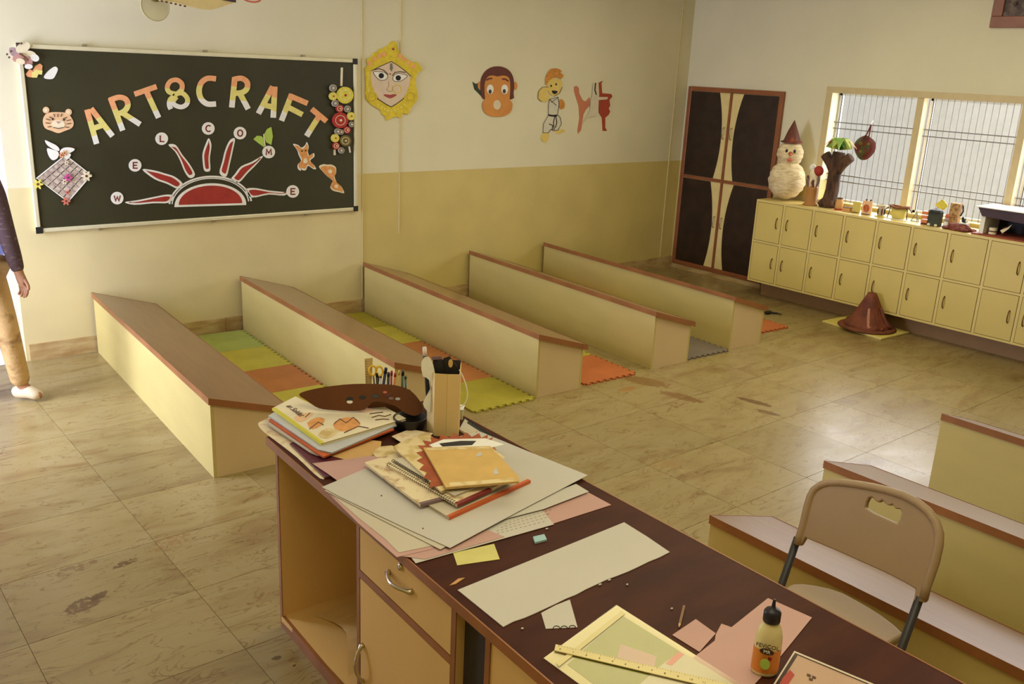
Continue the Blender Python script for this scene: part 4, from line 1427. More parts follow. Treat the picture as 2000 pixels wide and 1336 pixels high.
def sheet(name, px, z, th, m, label, cat, group=None, smooth=0, parent=None):
    pts = smooth_closed(px, smooth) if smooth else px
    return out(name, B().prism([at_z(p, z) for p in pts], (0, 0, -th)), m, label=label, cat=cat, group=group, parent=parent)


def jag(a, c, n, amp, seed=1):
    rr = random.Random(seed)
    a, c = Vector(a), Vector(c)
    d = (c - a); nn = Vector((-d.y, d.x)).normalized()
    return [tuple(a + d * (i / n) + nn * rr.uniform(-amp, amp) * (0 if i in (0,) else 1)) for i in range(n)]


z0 = TZ + 0.0007
# near part of the table
sheet('paper_strip', [(894, 1152), (1219, 1020), (1264, 1048), (1308, 1078)] + jag((1308, 1078), (983, 1224), 16, 1.6, 4) + [(983, 1224)], z0 + 0.0022, 0.0020, M_PAPER,
      'long blank white paper strip with one torn edge across the table', 'paper sheet')
t = thing('torn_paper', 'small torn white paper piece with dark rings, below the long strip', 'paper sheet', at_z((1092, 1200), z0))
out('scrap', B().prism([at_z(p, z0 + 0.0008) for p in ((1057, 1197), (1085, 1182), (1113, 1171), (1128, 1225), (1066, 1228))], (0, 0, -0.0007)), M_PAPER, parent=t)
for c in ((1087, 1226), (1102, 1226), (1118, 1225)):
    out('pen_ring', B().ribbon(arc(c[0], c[1] + 1, 6.5, 4.5, -10, 190, 12), 1.6, PZ(z0 + 0.0013), (0, 0, -0.0005)), M_INK, parent=t, label='black half ring')
sheet('sticky_note', [(885, 1080), (965, 1062), (976, 1092), (893, 1104)], z0 + 0.001, 0.0009, flat('yellow note paper', (206, 196, 118), 0.8), 'yellow paper note at the edge of the big paper pile', 'sticky note')
sheet('blue_eraser', [(1041, 1048), (1063, 1043), (1068, 1053), (1045, 1059)], z0 + 0.006, 0.006, flat('pale blue rubber', (156, 190, 190), 0.6), 'small pale blue eraser lying on the bare table top', 'eraser')
sheet('wood_sliver', [(878, 1143), (895, 1130), (908, 1128), (890, 1140)], z0 + 0.002, 0.002, flat('pale wood', (196, 146, 92), 0.7), 'small pale wood sliver at the left table edge', 'sliver')
p0, p1 = at_z((1336, 1184), z0 + 0.004), at_z((1326, 1225), z0 + 0.004)
t = thing('pencil_stub', 'short worn pencil stub lying loose on the dark table top', 'pencil', at_z((1331, 1205), z0))
out('shaft', B().tube([p0, p0.lerp(p1, 0.85)], 0.0036, 6), flat('worn tan pencil paint', (140, 106, 76), 0.6), parent=t)
out('tip', B().tube([p0.lerp(p1, 0.86), p1], [0.0036, 0.0008], 6), flat('bare wood', (206, 168, 116), 0.7), parent=t, label='pale wooden tip')
rr = random.Random(5)
for i, (p, where) in enumerate((((1020, 1229), 'left of the torn paper with dark rings'), ((1190, 1134), 'touching the torn edge of the long strip, farther one'), ((1225, 1143), 'on bare wood right of the long strip'), ((1068, 1034), 'beside the pale blue eraser'), ((1312, 1190), 'left of the pencil stub'), ((1172, 1143), 'touching the torn edge of the long strip, nearer one'))):
    c = at_z(p, z0)
    out('paper_crumb', B().ball(c + Vector((0, 0, 0.0022)), (0.004 + .002 * (i % 2), 0.003, 0.0022), 6, 4), M_PAPER, label='tiny white paper crumb ' + where, cat='paper scrap', group='paper crumbs on the table')

# plastic folder with green card
M_PLASTIC = glass_mat('clear plastic film', (0.97, 0.96, 0.90), 0.10, 0.12)
M_GRCARD = mat('green card', (154, 150, 66), 0.8, var=0.05, scale=5)
F_TL, F_TR, F_BR, F_BL = (1062, 1285), (1205, 1182), (1462, 1345), (1330, 1480)
t = thing('plastic_folder', 'clear plastic folder with green card and paper slips inside, under the ruler', 'folder', at_z((1250, 1290), z0))


def fq(u, v):
    a = Vector(F_TL).lerp(Vector(F_TR), u); c = Vector(F_BL).lerp(Vector(F_BR), u)
    return tuple(a.lerp(c, v))


out('green_card', B().prism([at_z(p, z0 + 0.0020) for p in (fq(.10, .12), fq(.93, .08), fq(.95, .93), fq(.08, .95))], (0, 0, -0.001)), M_GRCARD, parent=t, label='green card')
out('back_film', B().prism([at_z(p, z0 + 0.0007) for p in (fq(0, 0), fq(1, 0), fq(1, 1), fq(0, 1))], (0, 0, -0.0006)), mat('cream plastic sheet', (206, 190, 136), 0.35, var=0.04), parent=t)
out('pink_slip', B().prism([at_z(p, z0 + 0.0026) for p in ((1213, 1258), (1282, 1282), (1278, 1304), (1204, 1284))], (0, 0, -0.0005)), M_PINK, parent=t, label='pink paper slip')
out('pale_slip', B().prism([at_z(p, z0 + 0.0026) for p in ((1290, 1300), (1330, 1272), (1440, 1340), (1400, 1400), (1240, 1345))], (0, 0, -0.0005)), M_PAPER2, parent=t, label='pale paper slip')
out('orange_slip', B().prism([at_z(p, z0 + 0.0032) for p in ((1300, 1296), (1326, 1272), (1336, 1278), (1312, 1300))], (0, 0, -0.0005)), M_SALM, parent=t, label='orange paper slip')
out('clear_film', B().prism([at_z(p, z0 + 0.0048) for p in (fq(-.005, 0), fq(1, -.005), fq(1, 1), fq(0, 1))], (0, 0, -0.0004)), M_PLASTIC, parent=t, label='clear film')
out('flap', B().ribbon([fq(.03, .085), fq(.97, .065)], 9, PZ(z0 + 0.0056), (0, 0, -0.0006)), mat('frosted cream film', (208, 192, 130), 0.3, var=0.05), parent=t, label='folded flap')
# ruler
M_RULER = flat('pale yellow plastic', (214, 196, 134), 0.35)
t = thing('ruler', 'pale yellow plastic ruler lying across the clear folder', 'ruler', at_z((1250, 1295), z0 + 0.0063))
RA, RB = Vector((1084, 1264)), Vector((1425, 1343))
out('blade', B().ribbon([tuple(RA), tuple(RB)], [12, 15], PZ(z0 + 0.0085), (0, 0, -0.002)), M_RULER, parent=t)
b = B()
nn = Vector((-(RB - RA).y, (RB - RA).x)).normalized()
for i in range(61):
    u = 0.02 + 0.96 * i / 60
    c = RA.lerp(RB, u)
    ln = 4.0 if i % 10 == 0 else (3.0 if i % 5 == 0 else 1.8)
    hw = 6 + 1.5 * u
    b.ribbon([tuple(c - nn * hw), tuple(c - nn * (hw - ln))], 0.7, PZ(z0 + 0.0087), (0, 0, -0.0004))
g = out('tick_marks', b, M_BROWNP, parent=t)
for i in range(13):
    c = RA.lerp(RB, 0.03 + 0.075 * i) + nn * 1.5
    d0_ = at_z(RB, z0) - at_z(RA, z0)
    up_ = at_z(tuple(c - nn), z0 + .0086) - at_z(tuple(c + nn), z0 + .0086)
    text_mesh('ruler_number', str(i), 0.009, frame_m(at_z(tuple(c), z0 + 0.0087), d0_, up_), M_BROWNP, t, 0.0002)

# pink paper pieces and glue bottle
sheet('pink_sheet', [(1500, 1168), (1586, 1206), (1522, 1285), (1440, 1372), (1332, 1312), (1346, 1291)], z0 + 0.0016, 0.0008, M_PINK, 'large pink paper sheet under the glue bottle', 'paper sheet')
sheet('pink_offcut', [(1313, 1240), (1359, 1209), (1398, 1237), (1366, 1273)], z0 + 0.0014, 0.0007, M_PINK, 'small square pink paper offcut left of the glue bottle', 'paper sheet')
sheet('pink_offcut', [(1398, 1239), (1409, 1218), (1440, 1229), (1433, 1250), (1411, 1262), (1396, 1252)], z0 + 0.0007, 0.0006, M_PINK, 'narrow pink paper offcut between the square piece and the large pink sheet', 'paper sheet')

gp0 = at_z((1492, 1312), z0 + 0.0017)
gl = thing('glue_bottle', 'cream glue bottle with dark pointed cap and orange label', 'glue bottle', gp0)
M_GLUE = flat('cream plastic bottle', (222, 206, 152), 0.35); M_GLABEL = mat('orange label', (214, 132, 52), 0.4, var=0.06, scale=8); M_NAVY = flat('dark navy plastic', (34, 28, 36), 0.4)
GR = 0.031
sy_ = 0.72
rotg = Matrix.Translation(gp0) @ Matrix.Rotation(math.radians(-48), 4, 'Z')
H = 0.150
out('bottle', B(rotg).lathe([(0, 0), (GR * .9, 0), (GR, .006), (GR, .085), (GR * .97, .10), (GR * .8, .122), (GR * .55, .134), (GR * .5, .140), (0, .140)], n=28, sy=sy_), M_GLUE, parent=gl, smooth=True)
out('label', B(rotg).lathe([(GR * 1.012, 0.010), (GR * 1.015, 0.012), (GR * 1.015, .068), (GR * 1.012, .070)], n=28, sy=sy_), M_GLABEL, parent=gl, smooth=True, label='orange label')
out('cap', B(rotg).lathe([(0, .134), (GR * .60, .135), (GR * .64, .139), (GR * .64, .160), (GR * .52, .166), (.0062, .169), (.0045, .176), (.0032, .190), (.0028, .192), (0, .192)], n=18, sy=0.9), M_NAVY, parent=gl, smooth=True, label='dark pointed cap')
for body, zz, size, mm in (('FEVICOL', .087, .0135, flat('dark brown ink', (70, 44, 26), .7)), ('MR', .0725, .0115, M_WHITE)):
    dirv = (CAM - gp0); dirv.z = 0; dirv.normalize()
    ex = Vector((-dirv.y, dirv.x, 0))
    if ex.dot(vr) < 0:
        ex = -ex
    # lettering lies on the flat broad side that faces the front of the table
    rad = GR * 1.03 * (sy_ if body == 'xx' else 0.9)
    if body == 'MR':
        ov = B(frame_m(gp0 + dirv * (rad + 0.0006) + Vector((0, 0, zz)), ex, (0, 0, 1)))
        ov.prism([(0.016 * math.cos(a), 0.0078 * math.sin(a), 0) for a in [2 * math.pi * i / 18 for i in range(18)]], (0, 0, -0.0015))
        out('label_oval', ov, flat('dark brown ink', (70, 44, 26), .7), parent=gl)
    text_mesh('lettering', body, size, frame_m(gp0 + dirv * (rad + 0.0011) + Vector((0, 0, zz)), ex, (0, 0, 1)), mm, gl, 0.0007)
fl_ = B(frame_m(gp0 + dirv * (GR * 0.965) + Vector((0, 0, .040)), ex, (0, 0, 1)))
fl_.prism([(0.011 * math.cos(a), 0.014 * math.sin(a), 0) for a in [2 * math.pi * i / 16 for i in range(16)]], (0, 0, -0.001))
pf = out('label_picture', fl_, M_LIME, parent=gl, label='green round picture')
fl_ = B(frame_m(gp0 + dirv * (GR * 0.965 + .0008) + Vector((0.001, 0, .039)), ex, (0, 0, 1)))
fl_.prism([(0.005 * math.cos(a), 0.007 * math.sin(a), 0) for a in [2 * math.pi * i / 12 for i in range(12)]], (0, 0, -0.0007))
out('picture_core', fl_, M_BROWNP, parent=pf)
fl_ = B(frame_m(gp0 + dirv * (GR * 0.965) + Vector((0.009, 0, .052)), ex, (0, 0, 1)))
fl_.prism([(-.012, -.001, 0), (.006, -.006, 0), (.009, .002, 0), (-.004, .006, 0)], (0, 0, -0.001))
out('label_flash', fl_, M_RED, parent=gl, label='red flash')

# clear pink packet at the bottom right
t = thing('pink_packet', 'clear plastic packet of pink sheets at the near table edge', 'packet', at_z((1640, 1330), z0))
PK = [(1552, 1273), (1790, 1372), (1700, 1470), (1490, 1372)]
c = Vector((1640, 1372))
out('pink_stack', B().prism([at_z(tuple(c + (Vector(p) - c) * 0.93), z0 + 0.010) for p in PK], (0, 0, -0.0095)), flat('pale pink card stack', (206, 172, 162), .8), parent=t, label='pink paper stack')
out('red_corner', B().prism([at_z(p, z0 + 0.0108) for p in ((1530, 1322), (1543, 1308), (1552, 1318), (1524, 1360), (1510, 1358))], (0, 0, -0.0007)), flat('red print', (184, 62, 62), .7), parent=t, label='red printed corner')
out('clear_wrap', B().prism([at_z(p, z0 + 0.0125) for p in PK], (0, 0, -0.0005)), M_PLASTIC, parent=t, label='clear film')
b = B()
b.ribbon(PK, 3, PZ(z0 + 0.0133), (0, 0, -0.0007), closed=True)
out('sealed_edge', b, mat('frosted pale film', (204, 190, 166), 0.3), parent=t, label='sealed edge')
for k_ in ((1580, 1318), (1590, 1322), (1584, 1326)):
    out('label_mark', B().prism([at_z((k_[0] + dx, k_[1] + dy), z0 + 0.0113) for dx, dy in ((-4, -3), (4, 0), (3, 4), (-4, 2))], (0, 0, -0.0004)), M_BROWNP, parent=t)

# ---------------- big paper pile
G_PILE = 'loose sheets in the big paper pile'
zz = z0
def pile(px, th, m, label, gap=0.0004, sm=0, name='paper_sheet'):
    global zz
    zz += th + gap
    return sheet(name, px, zz, th, m, label, 'paper sheet', G_PILE, smooth=sm)


pile([(1060, 992), (1146, 960), (1194, 986), (1082, 1022), (1000, 1040)], 0.001, M_PINK, 'pink paper sheet with its corner pointing right at the table\'s far edge')
pile([(812, 1100), (1082, 1024), (1054, 990), (790, 1072)], 0.001, M_PAPER, 'printed white sheet with rows of faint marks on the right of the pile')
tp = bpy.data.objects[-1] if False else None
pile([(775, 1085), (830, 1092), (985, 1048), (940, 1030), (800, 1062)], 0.001, M_PINK, 'pink sheet peeping out at the near tip of the pile')
pile([(640, 962), (700, 1022), (775, 1088), (845, 1072), (900, 980), (800, 930)], 0.001, M_PINK, 'pink sheet lowest on the left side of the pile')
pile([(636, 955), (706, 1016), (752, 1052), (779, 1079), (852, 1064), (950, 960), (760, 900)], 0.001, M_PAPER2, 'greyish sheet sticking out on the left of the pile')
pile([(1020, 985), (1125, 945), (1150, 960), (1062, 994), (960, 1020)], 0.001, M_PAPER, 'white card corner between the top sheet and the pink one')
pile([(634, 958), (860, 1073), (1120, 935), (925, 850), (745, 906)], 0.0012, M_PAPER2, 'large white sheet directly below the top one')
pile([(640, 925), (610, 905), (745, 888), (800, 900), (790, 930), (668, 945)], 0.001, M_PINK, 'pink sheet lying flat behind the top white sheet')
ztop = zz + 0.0016
top_sheet = pile([(629, 951), (668, 972), (790, 1030), (879, 1070), (1010, 1000), (1148, 928), (1040, 885), (938, 843), (905, 850), (735, 906), (660, 938)], 0.0012, M_PAPER, 'large blank white sheet on top of the paper pile')
for p, ang in (((745, 968), 0), ((826, 1032), 1)):
    out('pin_hole', B().prism([at_z(q, zz + .0003) for q in circ(p, 1.6, 8)], (0, 0, -0.0003)), M_BROWNP, parent=top_sheet)
b = B()
for r_ in range(4):
    for i in range(12):
        u = i / 12
        a = Vector((962 + 8 * r_, 1046 - 2 - r_ * 7)).lerp(Vector((1068 + 4 * r_, 1017 - 8 * r_)), u)
        b.ribbon([tuple(a), tuple(a + Vector((4.5, -1.2)))], 1.0, PZ(z0 + 0.0034), (0, 0, -0.0005))
out('printed_marks', b, M_PRINT, parent=[o for o in COL.objects if o.get('label', '').startswith('printed white sheet')][0])

# ---------------- pile of notebooks on the sheets
zz += 0.0006
G_NB = 'notebooks piled on the white sheet'


def book(name, px, th, m, label, spine=None, spine_m=None, pages=True, cat='notebook', group=G_NB):
    """px: corner pixels of the TOP cover; spine: index of the side that carries a coloured spine"""
    global zz
    zt = zz + th
    P = [at_z(p, zt) for p in px]
    c = sum(P, Vector()) / len(P)
    t = thing(name, label, cat, Vector((c.x, c.y, zz)), group)
    cv = 0.0012
    out('cover', B().prism(P, (0, 0, -cv)), m, parent=t)
    b = B()
    b.prism([c + (Vector((p.x, p.y, c.z)) - c) * 0.975 - Vector((0, 0, cv + 0.0001)) for p in P], (0, 0, -(th - 2 * cv - 0.0002)))
    out('pages', b, M_PAGES, parent=t, label='cream page block')
    out('back_cover', B().prism([p - Vector((0, 0, th - cv)) for p in P], (0, 0, -cv)), m, parent=t)
    if spine is not None:
        a, d = P[spine], P[(spine + 1) % len(P)]
        e = (d - a).normalized()
        nn = Vector((e.y, -e.x, 0))
        if (c - a).dot(nn) > 0:
            nn = -nn
        w_ = 0.012
        b = B()
        b.prism([a + Vector((0, 0, .0006)), d + Vector((0, 0, .0006)), d - nn * w_ + Vector((0, 0, .0006)), a - nn * w_ + Vector((0, 0, .0006))], (0, 0, -.0005))
        b.prism([a + nn * .0006, d + nn * .0006, d + nn * .0014, a + nn * .0014], (0, 0, -th))
        out('spine', b, spine_m, parent=t, label='coloured spine')
    zz = zt + 0.0008
    return t


def coil(par, a, d, n, r, m, skip=0):
    """wire coil along a 3-D edge"""
    a, d = Vector(a), Vector(d)
    e = (d - a).normalized()
    nn = Vector((e.y, -e.x, 0))
    b = B()
    for i in range(n):
        c = a.lerp(d, (i + .5) / n)
        pts = [c + nn * (r * math.cos(u)) + Vector((0, 0, r * math.sin(u))) + e * (0.0008 * math.sin(u)) for u in [2 * math.pi * k_ / 8 for k_ in range(8)]]
        b.tube(pts, 0.0012, 5, closed=True)
    return out('wire_coil', b, m, parent=par, label='black and silver wire coil')


M_PAGES = mat('page edges', (226, 212, 176), 0.85, var=0.12, scale=80, stretch=(1, 1, 12))
M_KRAFT = mat('kraft card', (206, 168, 96), 0.8, var=0.06, scale=12)
M_FLORAL = mat('faded floral cover', (222, 200, 148), 0.7, rgb2=(196, 168, 104), scale=18, fac=(.45, .6))
M_SCRIB = mat('cream cover with brown print', (224, 206, 166), 0.7, rgb2=(176, 138, 96), scale=24, fac=(.52, .68))
M_PURP = flat('grey purple spine', (122, 98, 100), 0.6); M_OR2 = mat('orange red spine', (196, 92, 40), 0.6, var=0.1)
M_WIRE = flat('dark wire', (44, 38, 34), 0.4)
book('notebook', [(836, 985), (877, 1010), (1036, 938), (930, 878)], 0.010, M_PAPER2, 'white notebook with orange spine, lowest of the notebook pile', 1, M_OR2)
nb = book('notebook', [(712, 903), (821, 985), (872, 972), (905, 940), (790, 880)], 0.009, M_SCRIB, 'cream printed notebook with grey purple spine at the left of the notebook pile', 1, M_PURP)
nb = book('spiral_notebook', [(757, 908), (893, 985), (960, 955), (1000, 935), (900, 870)], 0.009, M_SCRIB, 'lower spiral notebook with red back edge', 1, flat('dark red spine', (130, 42, 40), .6))
coil(nb, at_z((757, 906), zz - .0053), at_z((893, 985), zz - .0053), 34, 0.0062, M_WIRE)
nb = book('spiral_notebook', [(768, 898), (888, 968), (980, 930), (905, 862)], 0.007, M_PAPER2, 'upper spiral notebook half covered by the floral folder')
coil(nb, at_z((766, 899), zz - .0043), at_z((850, 950), zz - .0043), 24, 0.0048, M_WIRE)
book('floral_folder', [(768, 872), (790, 860), (830, 845), (890, 880), (905, 940), (862, 960)], 0.006, M_FLORAL, 'faded cream and yellow floral folder slanting across the notebooks')
# brown zigzag cut paper
zz += 0.001
zig = []
C0 = Vector((905, 905))
outer = smooth_open([(850, 950), (834, 922), (826, 893), (832, 870), (858, 858), (900, 853), (940, 855), (958, 862)], 4)
for i, p in enumerate(outer):
    v_ = Vector(p) - C0
    zig.append(tuple(C0 + v_ * (1.16 if i % 2 else 1.0)))
sheet('zigzag_paper', zig + [(970, 880), (930, 905), (900, 940)], zz, 0.0012, mat('rust brown card', (158, 78, 38), .75, var=0.15, scale=20), 'rust brown paper with zigzag edge under the kraft card', 'paper craft')
zz += 0.0012
sheet('striped_strip', [(838, 869), (866, 858), (948, 856), (985, 868), (960, 874), (850, 876)], zz + .0004, 0.0012, M_WHITE, 'white paper strip with black patches behind the kraft card', 'paper strip')
sheet('black_patch', [(858, 866), (900, 861), (930, 861), (922, 869), (864, 872)], zz + .0011, 0.0006, M_BLACK, 'black paper patch on the white strip behind the kraft card', 'paper strip')
zz += 0.002
t = book('kraft_book', [(827, 874), (871, 952), (1015, 940), (1010, 928), (958, 871)], 0.007, M_KRAFT, 'worn kraft brown book on top of the notebook pile, two tape scraps on it')
for px in ([(930, 888), (938, 882), (943, 889), (932, 892)], [(963, 922), (969, 912), (974, 925), (966, 927)]):
    out('tape_scrap', B().prism([at_z(p, zz + .0002) for p in px], (0, 0, -0.0009)), M_PAPER, parent=t, label='white tape scrap')
out('worn_edge', B().ribbon([(878, 946), (940, 942), (1004, 936)], 7, PZ(zz - .0004), (0, 0, -0.0003)), M_FLORAL, parent=t, label='pale worn edge')
out('worn_edge', B().ribbon([(834, 877), (958, 874), (985, 895)], 4, PZ(zz - .0004), (0, 0, -0.0003)), M_FLORAL, parent=t, label='pale worn edge')

# ---------------- stack of magazines at the far left corner
zz = z0
G_MG = 'magazines stacked at the far left table corner'
M_MAROON2 = flat('maroon cover', (92, 36, 46), 0.5)
M_LACE = mat('cream patterned paper', (226, 208, 170), 0.75, rgb2=(204, 170, 128), scale=26, fac=(.5, .66))
sheet('patterned_sheet', smooth_closed([(504, 828), (512, 822), (524, 816), (560, 800), (620, 850), (660, 880), (640, 925), (625, 934), (580, 893), (540, 862), (514, 842)], 3), z0 + 0.0012, 0.001, M_LACE, 'cream patterned sheet curling over the far left table corner', 'paper sheet')
zz = z0 + 0.0016
book('maroon_folder', [(566, 866), (634, 932), (654, 926), (690, 880), (610, 846)], 0.006, M_MAROON2, 'dark maroon folder lowest in the magazine stack', cat='folder', group=G_MG)
zz0 = zz
sheet('brown_envelope', [(628, 885), (690, 902), (742, 884), (745, 862), (650, 850)], z0 + 0.0105, 0.0012, flat('tan envelope paper', (206, 164, 104), .8), 'tan envelope between the magazines and the pink sheet', 'envelope')
zz = z0 + 0.0115
book('magazine', [(522, 826), (606, 882), (622, 888), (690, 862), (610, 805), (560, 800)], 0.006, M_PAPER2, 'white magazine with green edge low in the stack', cat='magazine', group=G_MG)
book('magazine', [(525, 820), (618, 884), (632, 892), (770, 838), (700, 790), (565, 795)], 0.006, M_OR2, 'orange red magazine, third from the top of the stack', cat='magazine', group=G_MG)
book('magazine', [(524, 812), (622, 878), (648, 884), (775, 830), (705, 788), (560, 790)], 0.005, flat('pale blue cover', (190, 190, 188), .6), 'pale blue grey magazine, second from the top of the stack', cat='magazine', group=G_MG)
M_MAG2 = flat('white magazine cover', (228, 214, 178), 0.5)
mg = book('magazine', [(532, 797), (628, 866), (793, 817), (749, 793), (700, 790), (620, 795), (577, 774)], 0.009, M_MAG2, 'white magazine with yellow spine and drawn trees on top of the stack', 0, flat('yellow green spine', (206, 196, 60), .6), cat='magazine', group=G_MG)
for k_, (px, m) in enumerate((([(574, 815), (590, 808), (612, 806), (600, 818), (584, 824)], M_TIG), ([(600, 826), (618, 815), (634, 818), (628, 830), (610, 838)], M_FAWN), ([(650, 830), (664, 818), (690, 815), (704, 828), (690, 838), (664, 842)], M_FAWN), ([(690, 800), (715, 797), (730, 800), (712, 806)], M_TIG), ([(620, 850), (640, 835), (660, 842), (640, 856)], M_FLORAL))):
    out('cover_drawing', B().prism([at_z(p, zz + .0001 * k_) for p in smooth_closed(px, 2)], (0, 0, -0.0009)), m, parent=mg)
for px in ([(652, 828), (664, 818), (676, 826), (690, 815), (703, 827)], [(672, 845), (700, 832), (720, 836)], [(726, 815), (740, 811), (752, 813), (764, 809)], [(722, 808), (736, 806), (748, 805)], [(733, 820), (748, 818), (760, 819)], [(604, 838), (622, 824), (632, 830)], [(606, 806), (596, 815)]):
    out('drawing_line', B().ribbon(px, 1.4, PZ(zz + .0006), (0, 0, -0.0008)), M_BROWNP, parent=mg)
P_ = at_z((577, 802), zz + .0008)
text_mesh('cover_title', 'ar.Soldat', 0.036, frame_m(P_, at_z((596, 815), zz) - at_z((560, 788), zz), at_z((592, 790), zz) - at_z((570, 806), zz)), M_BROWNP, mg, 0.0004)
ZMAG = zz

# ---------------- brown palette board resting on the magazines
M_PAL = mat('brown painted board', (98, 56, 24), 0.6, spec=0.2, var=0.10, scale=6)
PL = [(584, 771), (600, 763), (640, 755), (690, 750), (740, 750), (775, 753), (800, 762), (818, 780), (826, 800), (812, 812), (790, 806), (772, 793), (745, 785), (727, 786), (713, 799), (690, 803), (650, 801), (622, 797), (600, 783)]
pl = thing('palette_board', 'dark brown kidney shaped painter palette board leaning over the magazines', 'palette', at_z((690, 780), TZ))
PE_ = Vector((vr.x, vr.y, 0)).normalized()
PN_ = Vector((-PE_.y, PE_.x, 0))
PNORM = (Vector((0, 0, 1)) - PN_ * 1.9).normalized()      # leans steeply back against the pen holder


def PT(p, off=0.0):
    o = at_z((690, 803), ZMAG + 0.009) + PNORM * off
    d = ray(p)
    return CAM + d * (PNORM.dot(o - CAM) / PNORM.dot(d))


b = B()
b.prism([PT(p) for p in smooth_closed(PL, 3)], PNORM * -0.004)
out('board', b, M_PAL, parent=pl)
for c, r, m in (((683, 779), 7, M_BLACK), ((683, 785), 6, M_WHITE), ((708, 776), 7, M_BLACK), ((733, 774), 7, flat('blue black paint', (48, 52, 58), .4)), ((757, 771), 7, M_MBR), ((764, 778), 5, M_PURP), ((777, 779), 5, flat('bluish white paint', (170, 168, 170), .4)), ((752, 766), 4, M_SALM)):
    out('paint_dab', B().prism([PT(p, .0017) for p in smooth_closed(circ(c, r, 7, r * .55), 2)], PNORM * -0.0016), m, parent=pl, label='dab of paint')
# board is carried by a dark tub behind the magazines
tb = thing('dark_tub', 'black round tub behind the magazines under the palette board', 'tub', at_z((800, 836), z0))
c = at_z((800, 836), z0); c.z = z0
TH_ = 0.046
out('tub', B().lathe([(0, 0.0), (0.054, 0.0), (0.062, TH_ - .002), (0.062, TH_), (0.058, TH_), (0.052, 0.004), (0, 0.004)], c, 28), flat('black plastic tub', (26, 20, 18), .4), parent=tb, smooth=True)

# ---------------- pens, card tower and boxes at the far end of the table
E_ = Vector((vr.x, vr.y, 0)).normalized()          # along the photo's horizontal
N_ = Vector((-E_.y, E_.x, 0))                      # away from the photographer


def PV(base, nrm=None):
    """upright plane through base, facing the photographer"""
    n_ = nrm or N_
    base = Vector(base)

    def f(p):
        d = ray(p)
        return CAM + d * (n_.dot(base - CAM) / n_.dot(d))
    return f


pb = Vector((1.785, 2.838, z0))
EE, NN = E_, N_
E_ = Vector((.94, -.34, 0)).normalized(); N_ = Vector((.34, .94, 0)).normalized()
hold = thing('pen_holder', 'long brown card pen holder at the far table edge, full of pens', 'pen holder', pb)
xf = Matrix.Translation(pb) @ Matrix(((E_.x, N_.x, 0, 0), (E_.y, N_.y, 0, 0), (0, 0, 1, 0), (0, 0, 0, 1)))
PH = 0.088
M_HOLD = mat('brown card holder', (128, 84, 46), 0.7, var=0.1)
for a, c in (((-.088, -.022, .004), (.088, -.019, PH)), ((-.088, .019, .004), (.088, .022, PH)), ((-.088, -.019, .004), (-.085, .019, PH)), ((.085, -.019, .004), (.088, .019, PH))):
    out('wall', B(xf).box(a, c), M_HOLD, parent=hold)
out('bottom', B(xf).box((-.088, -.022, 0), (.088, .022, .004)), M_HOLD, parent=hold)
pv = PV(pb)


def pen(px_top, px_low, r, body_m, cap_m, label, off=0.0, cat='pen', capf=0.35, name='pen'):
    f = PV(pb + N_ * off)
    a, c = f(px_top), f(px_low)
    d = (c - a).normalized()
    bot = c + d * ((c.z - (z0 + 0.006)) / max(1e-3, -d.z))
    t = thing(name, label, cat, bot, 'pens and tools standing in the brown holder')
    m_ = a.lerp(bot, capf * (a - c).length / (a - bot).length)
    out('barrel', B().tube([m_ , bot], r * 0.9, 8), body_m, parent=t, smooth=True)
    out('cap', B().tube([a, a.lerp(m_, .08), m_], [r * .6, r, r], 8), cap_m, parent=t, smooth=True)


M_PB = flat('black pen plastic', (28, 26, 30), .35); M_PN = flat('navy pen plastic', (36, 38, 66), .35); M_PR = flat('red pen plastic', (158, 44, 44), .35)
M_PG = flat('green pen plastic', (70, 92, 50), .35); M_PO = flat('orange pen plastic', (206, 120, 56), .4); M_PY = flat('yellow pencil paint', (214, 178, 70), .45); M_PW = flat('white pen plastic', (206, 198, 190), .35)
for args in (((736, 729), (737, 750), .0055, M_PB, M_PB, 'black pointed marker beside the yellow scissors', -.010),
             ((754, 718), (749, 750), .0065, M_PN, M_PB, 'tall navy marker with black round cap, middle of the holder', .004),
             ((759, 727), (758, 750), .006, M_PB, M_PN, 'black marker leaning on the navy marker', -.010),
             ((765, 724), (764, 750), .005, M_PR, M_PR, 'red pen right of the navy marker', .010),
             ((772, 728), (770, 750), .005, M_PO, M_PR, 'orange pen with red end near the holder middle', -.002),
             ((780, 723), (776, 750), .0035, M_PY, M_PY, 'thin yellow pencil leaning left of the black capped green pen', .012),
             ((787, 724), (786, 750), .0058, M_PG, M_PB, 'green pen with black cap toward the right of the holder', -.010),
             ((792, 734), (792, 750), .0055, M_PG, M_PG, 'short green pen rightmost in the holder', .006),
             ((744, 731), (743, 750), .004, M_PW, M_PN, 'white pen with navy end left of the tall navy marker', .012)):
    pen(*args)
f = PV(pb + N_ * 0.008)
t = thing('standing_ruler', 'short beige wooden ruler standing in the left end of the pen holder', 'ruler', f((720, 760)))
b = B(); b.prism([f(p) for p in ((712, 701), (728, 699), (724, 792), (716, 792))], N_ * 0.0018)
out('blade', b, flat('beige wooden ruler', (196, 168, 110), .5), parent=t)
b = B()
for i in range(10):
    b.ribbon([(713 + .1 * i, 706 + 5 * i), (717 + .1 * i, 706 + 5 * i)], 0.8, PV(pb + N_ * 0.0075), N_ * 0.0004)
out('tick_marks', b, M_BROWNP, parent=t)
t = thing('scissors', 'yellow handled scissors standing in the pen holder beside the ruler', 'scissors', f((734, 760)))
fs = PV(pb - N_ * 0.004)
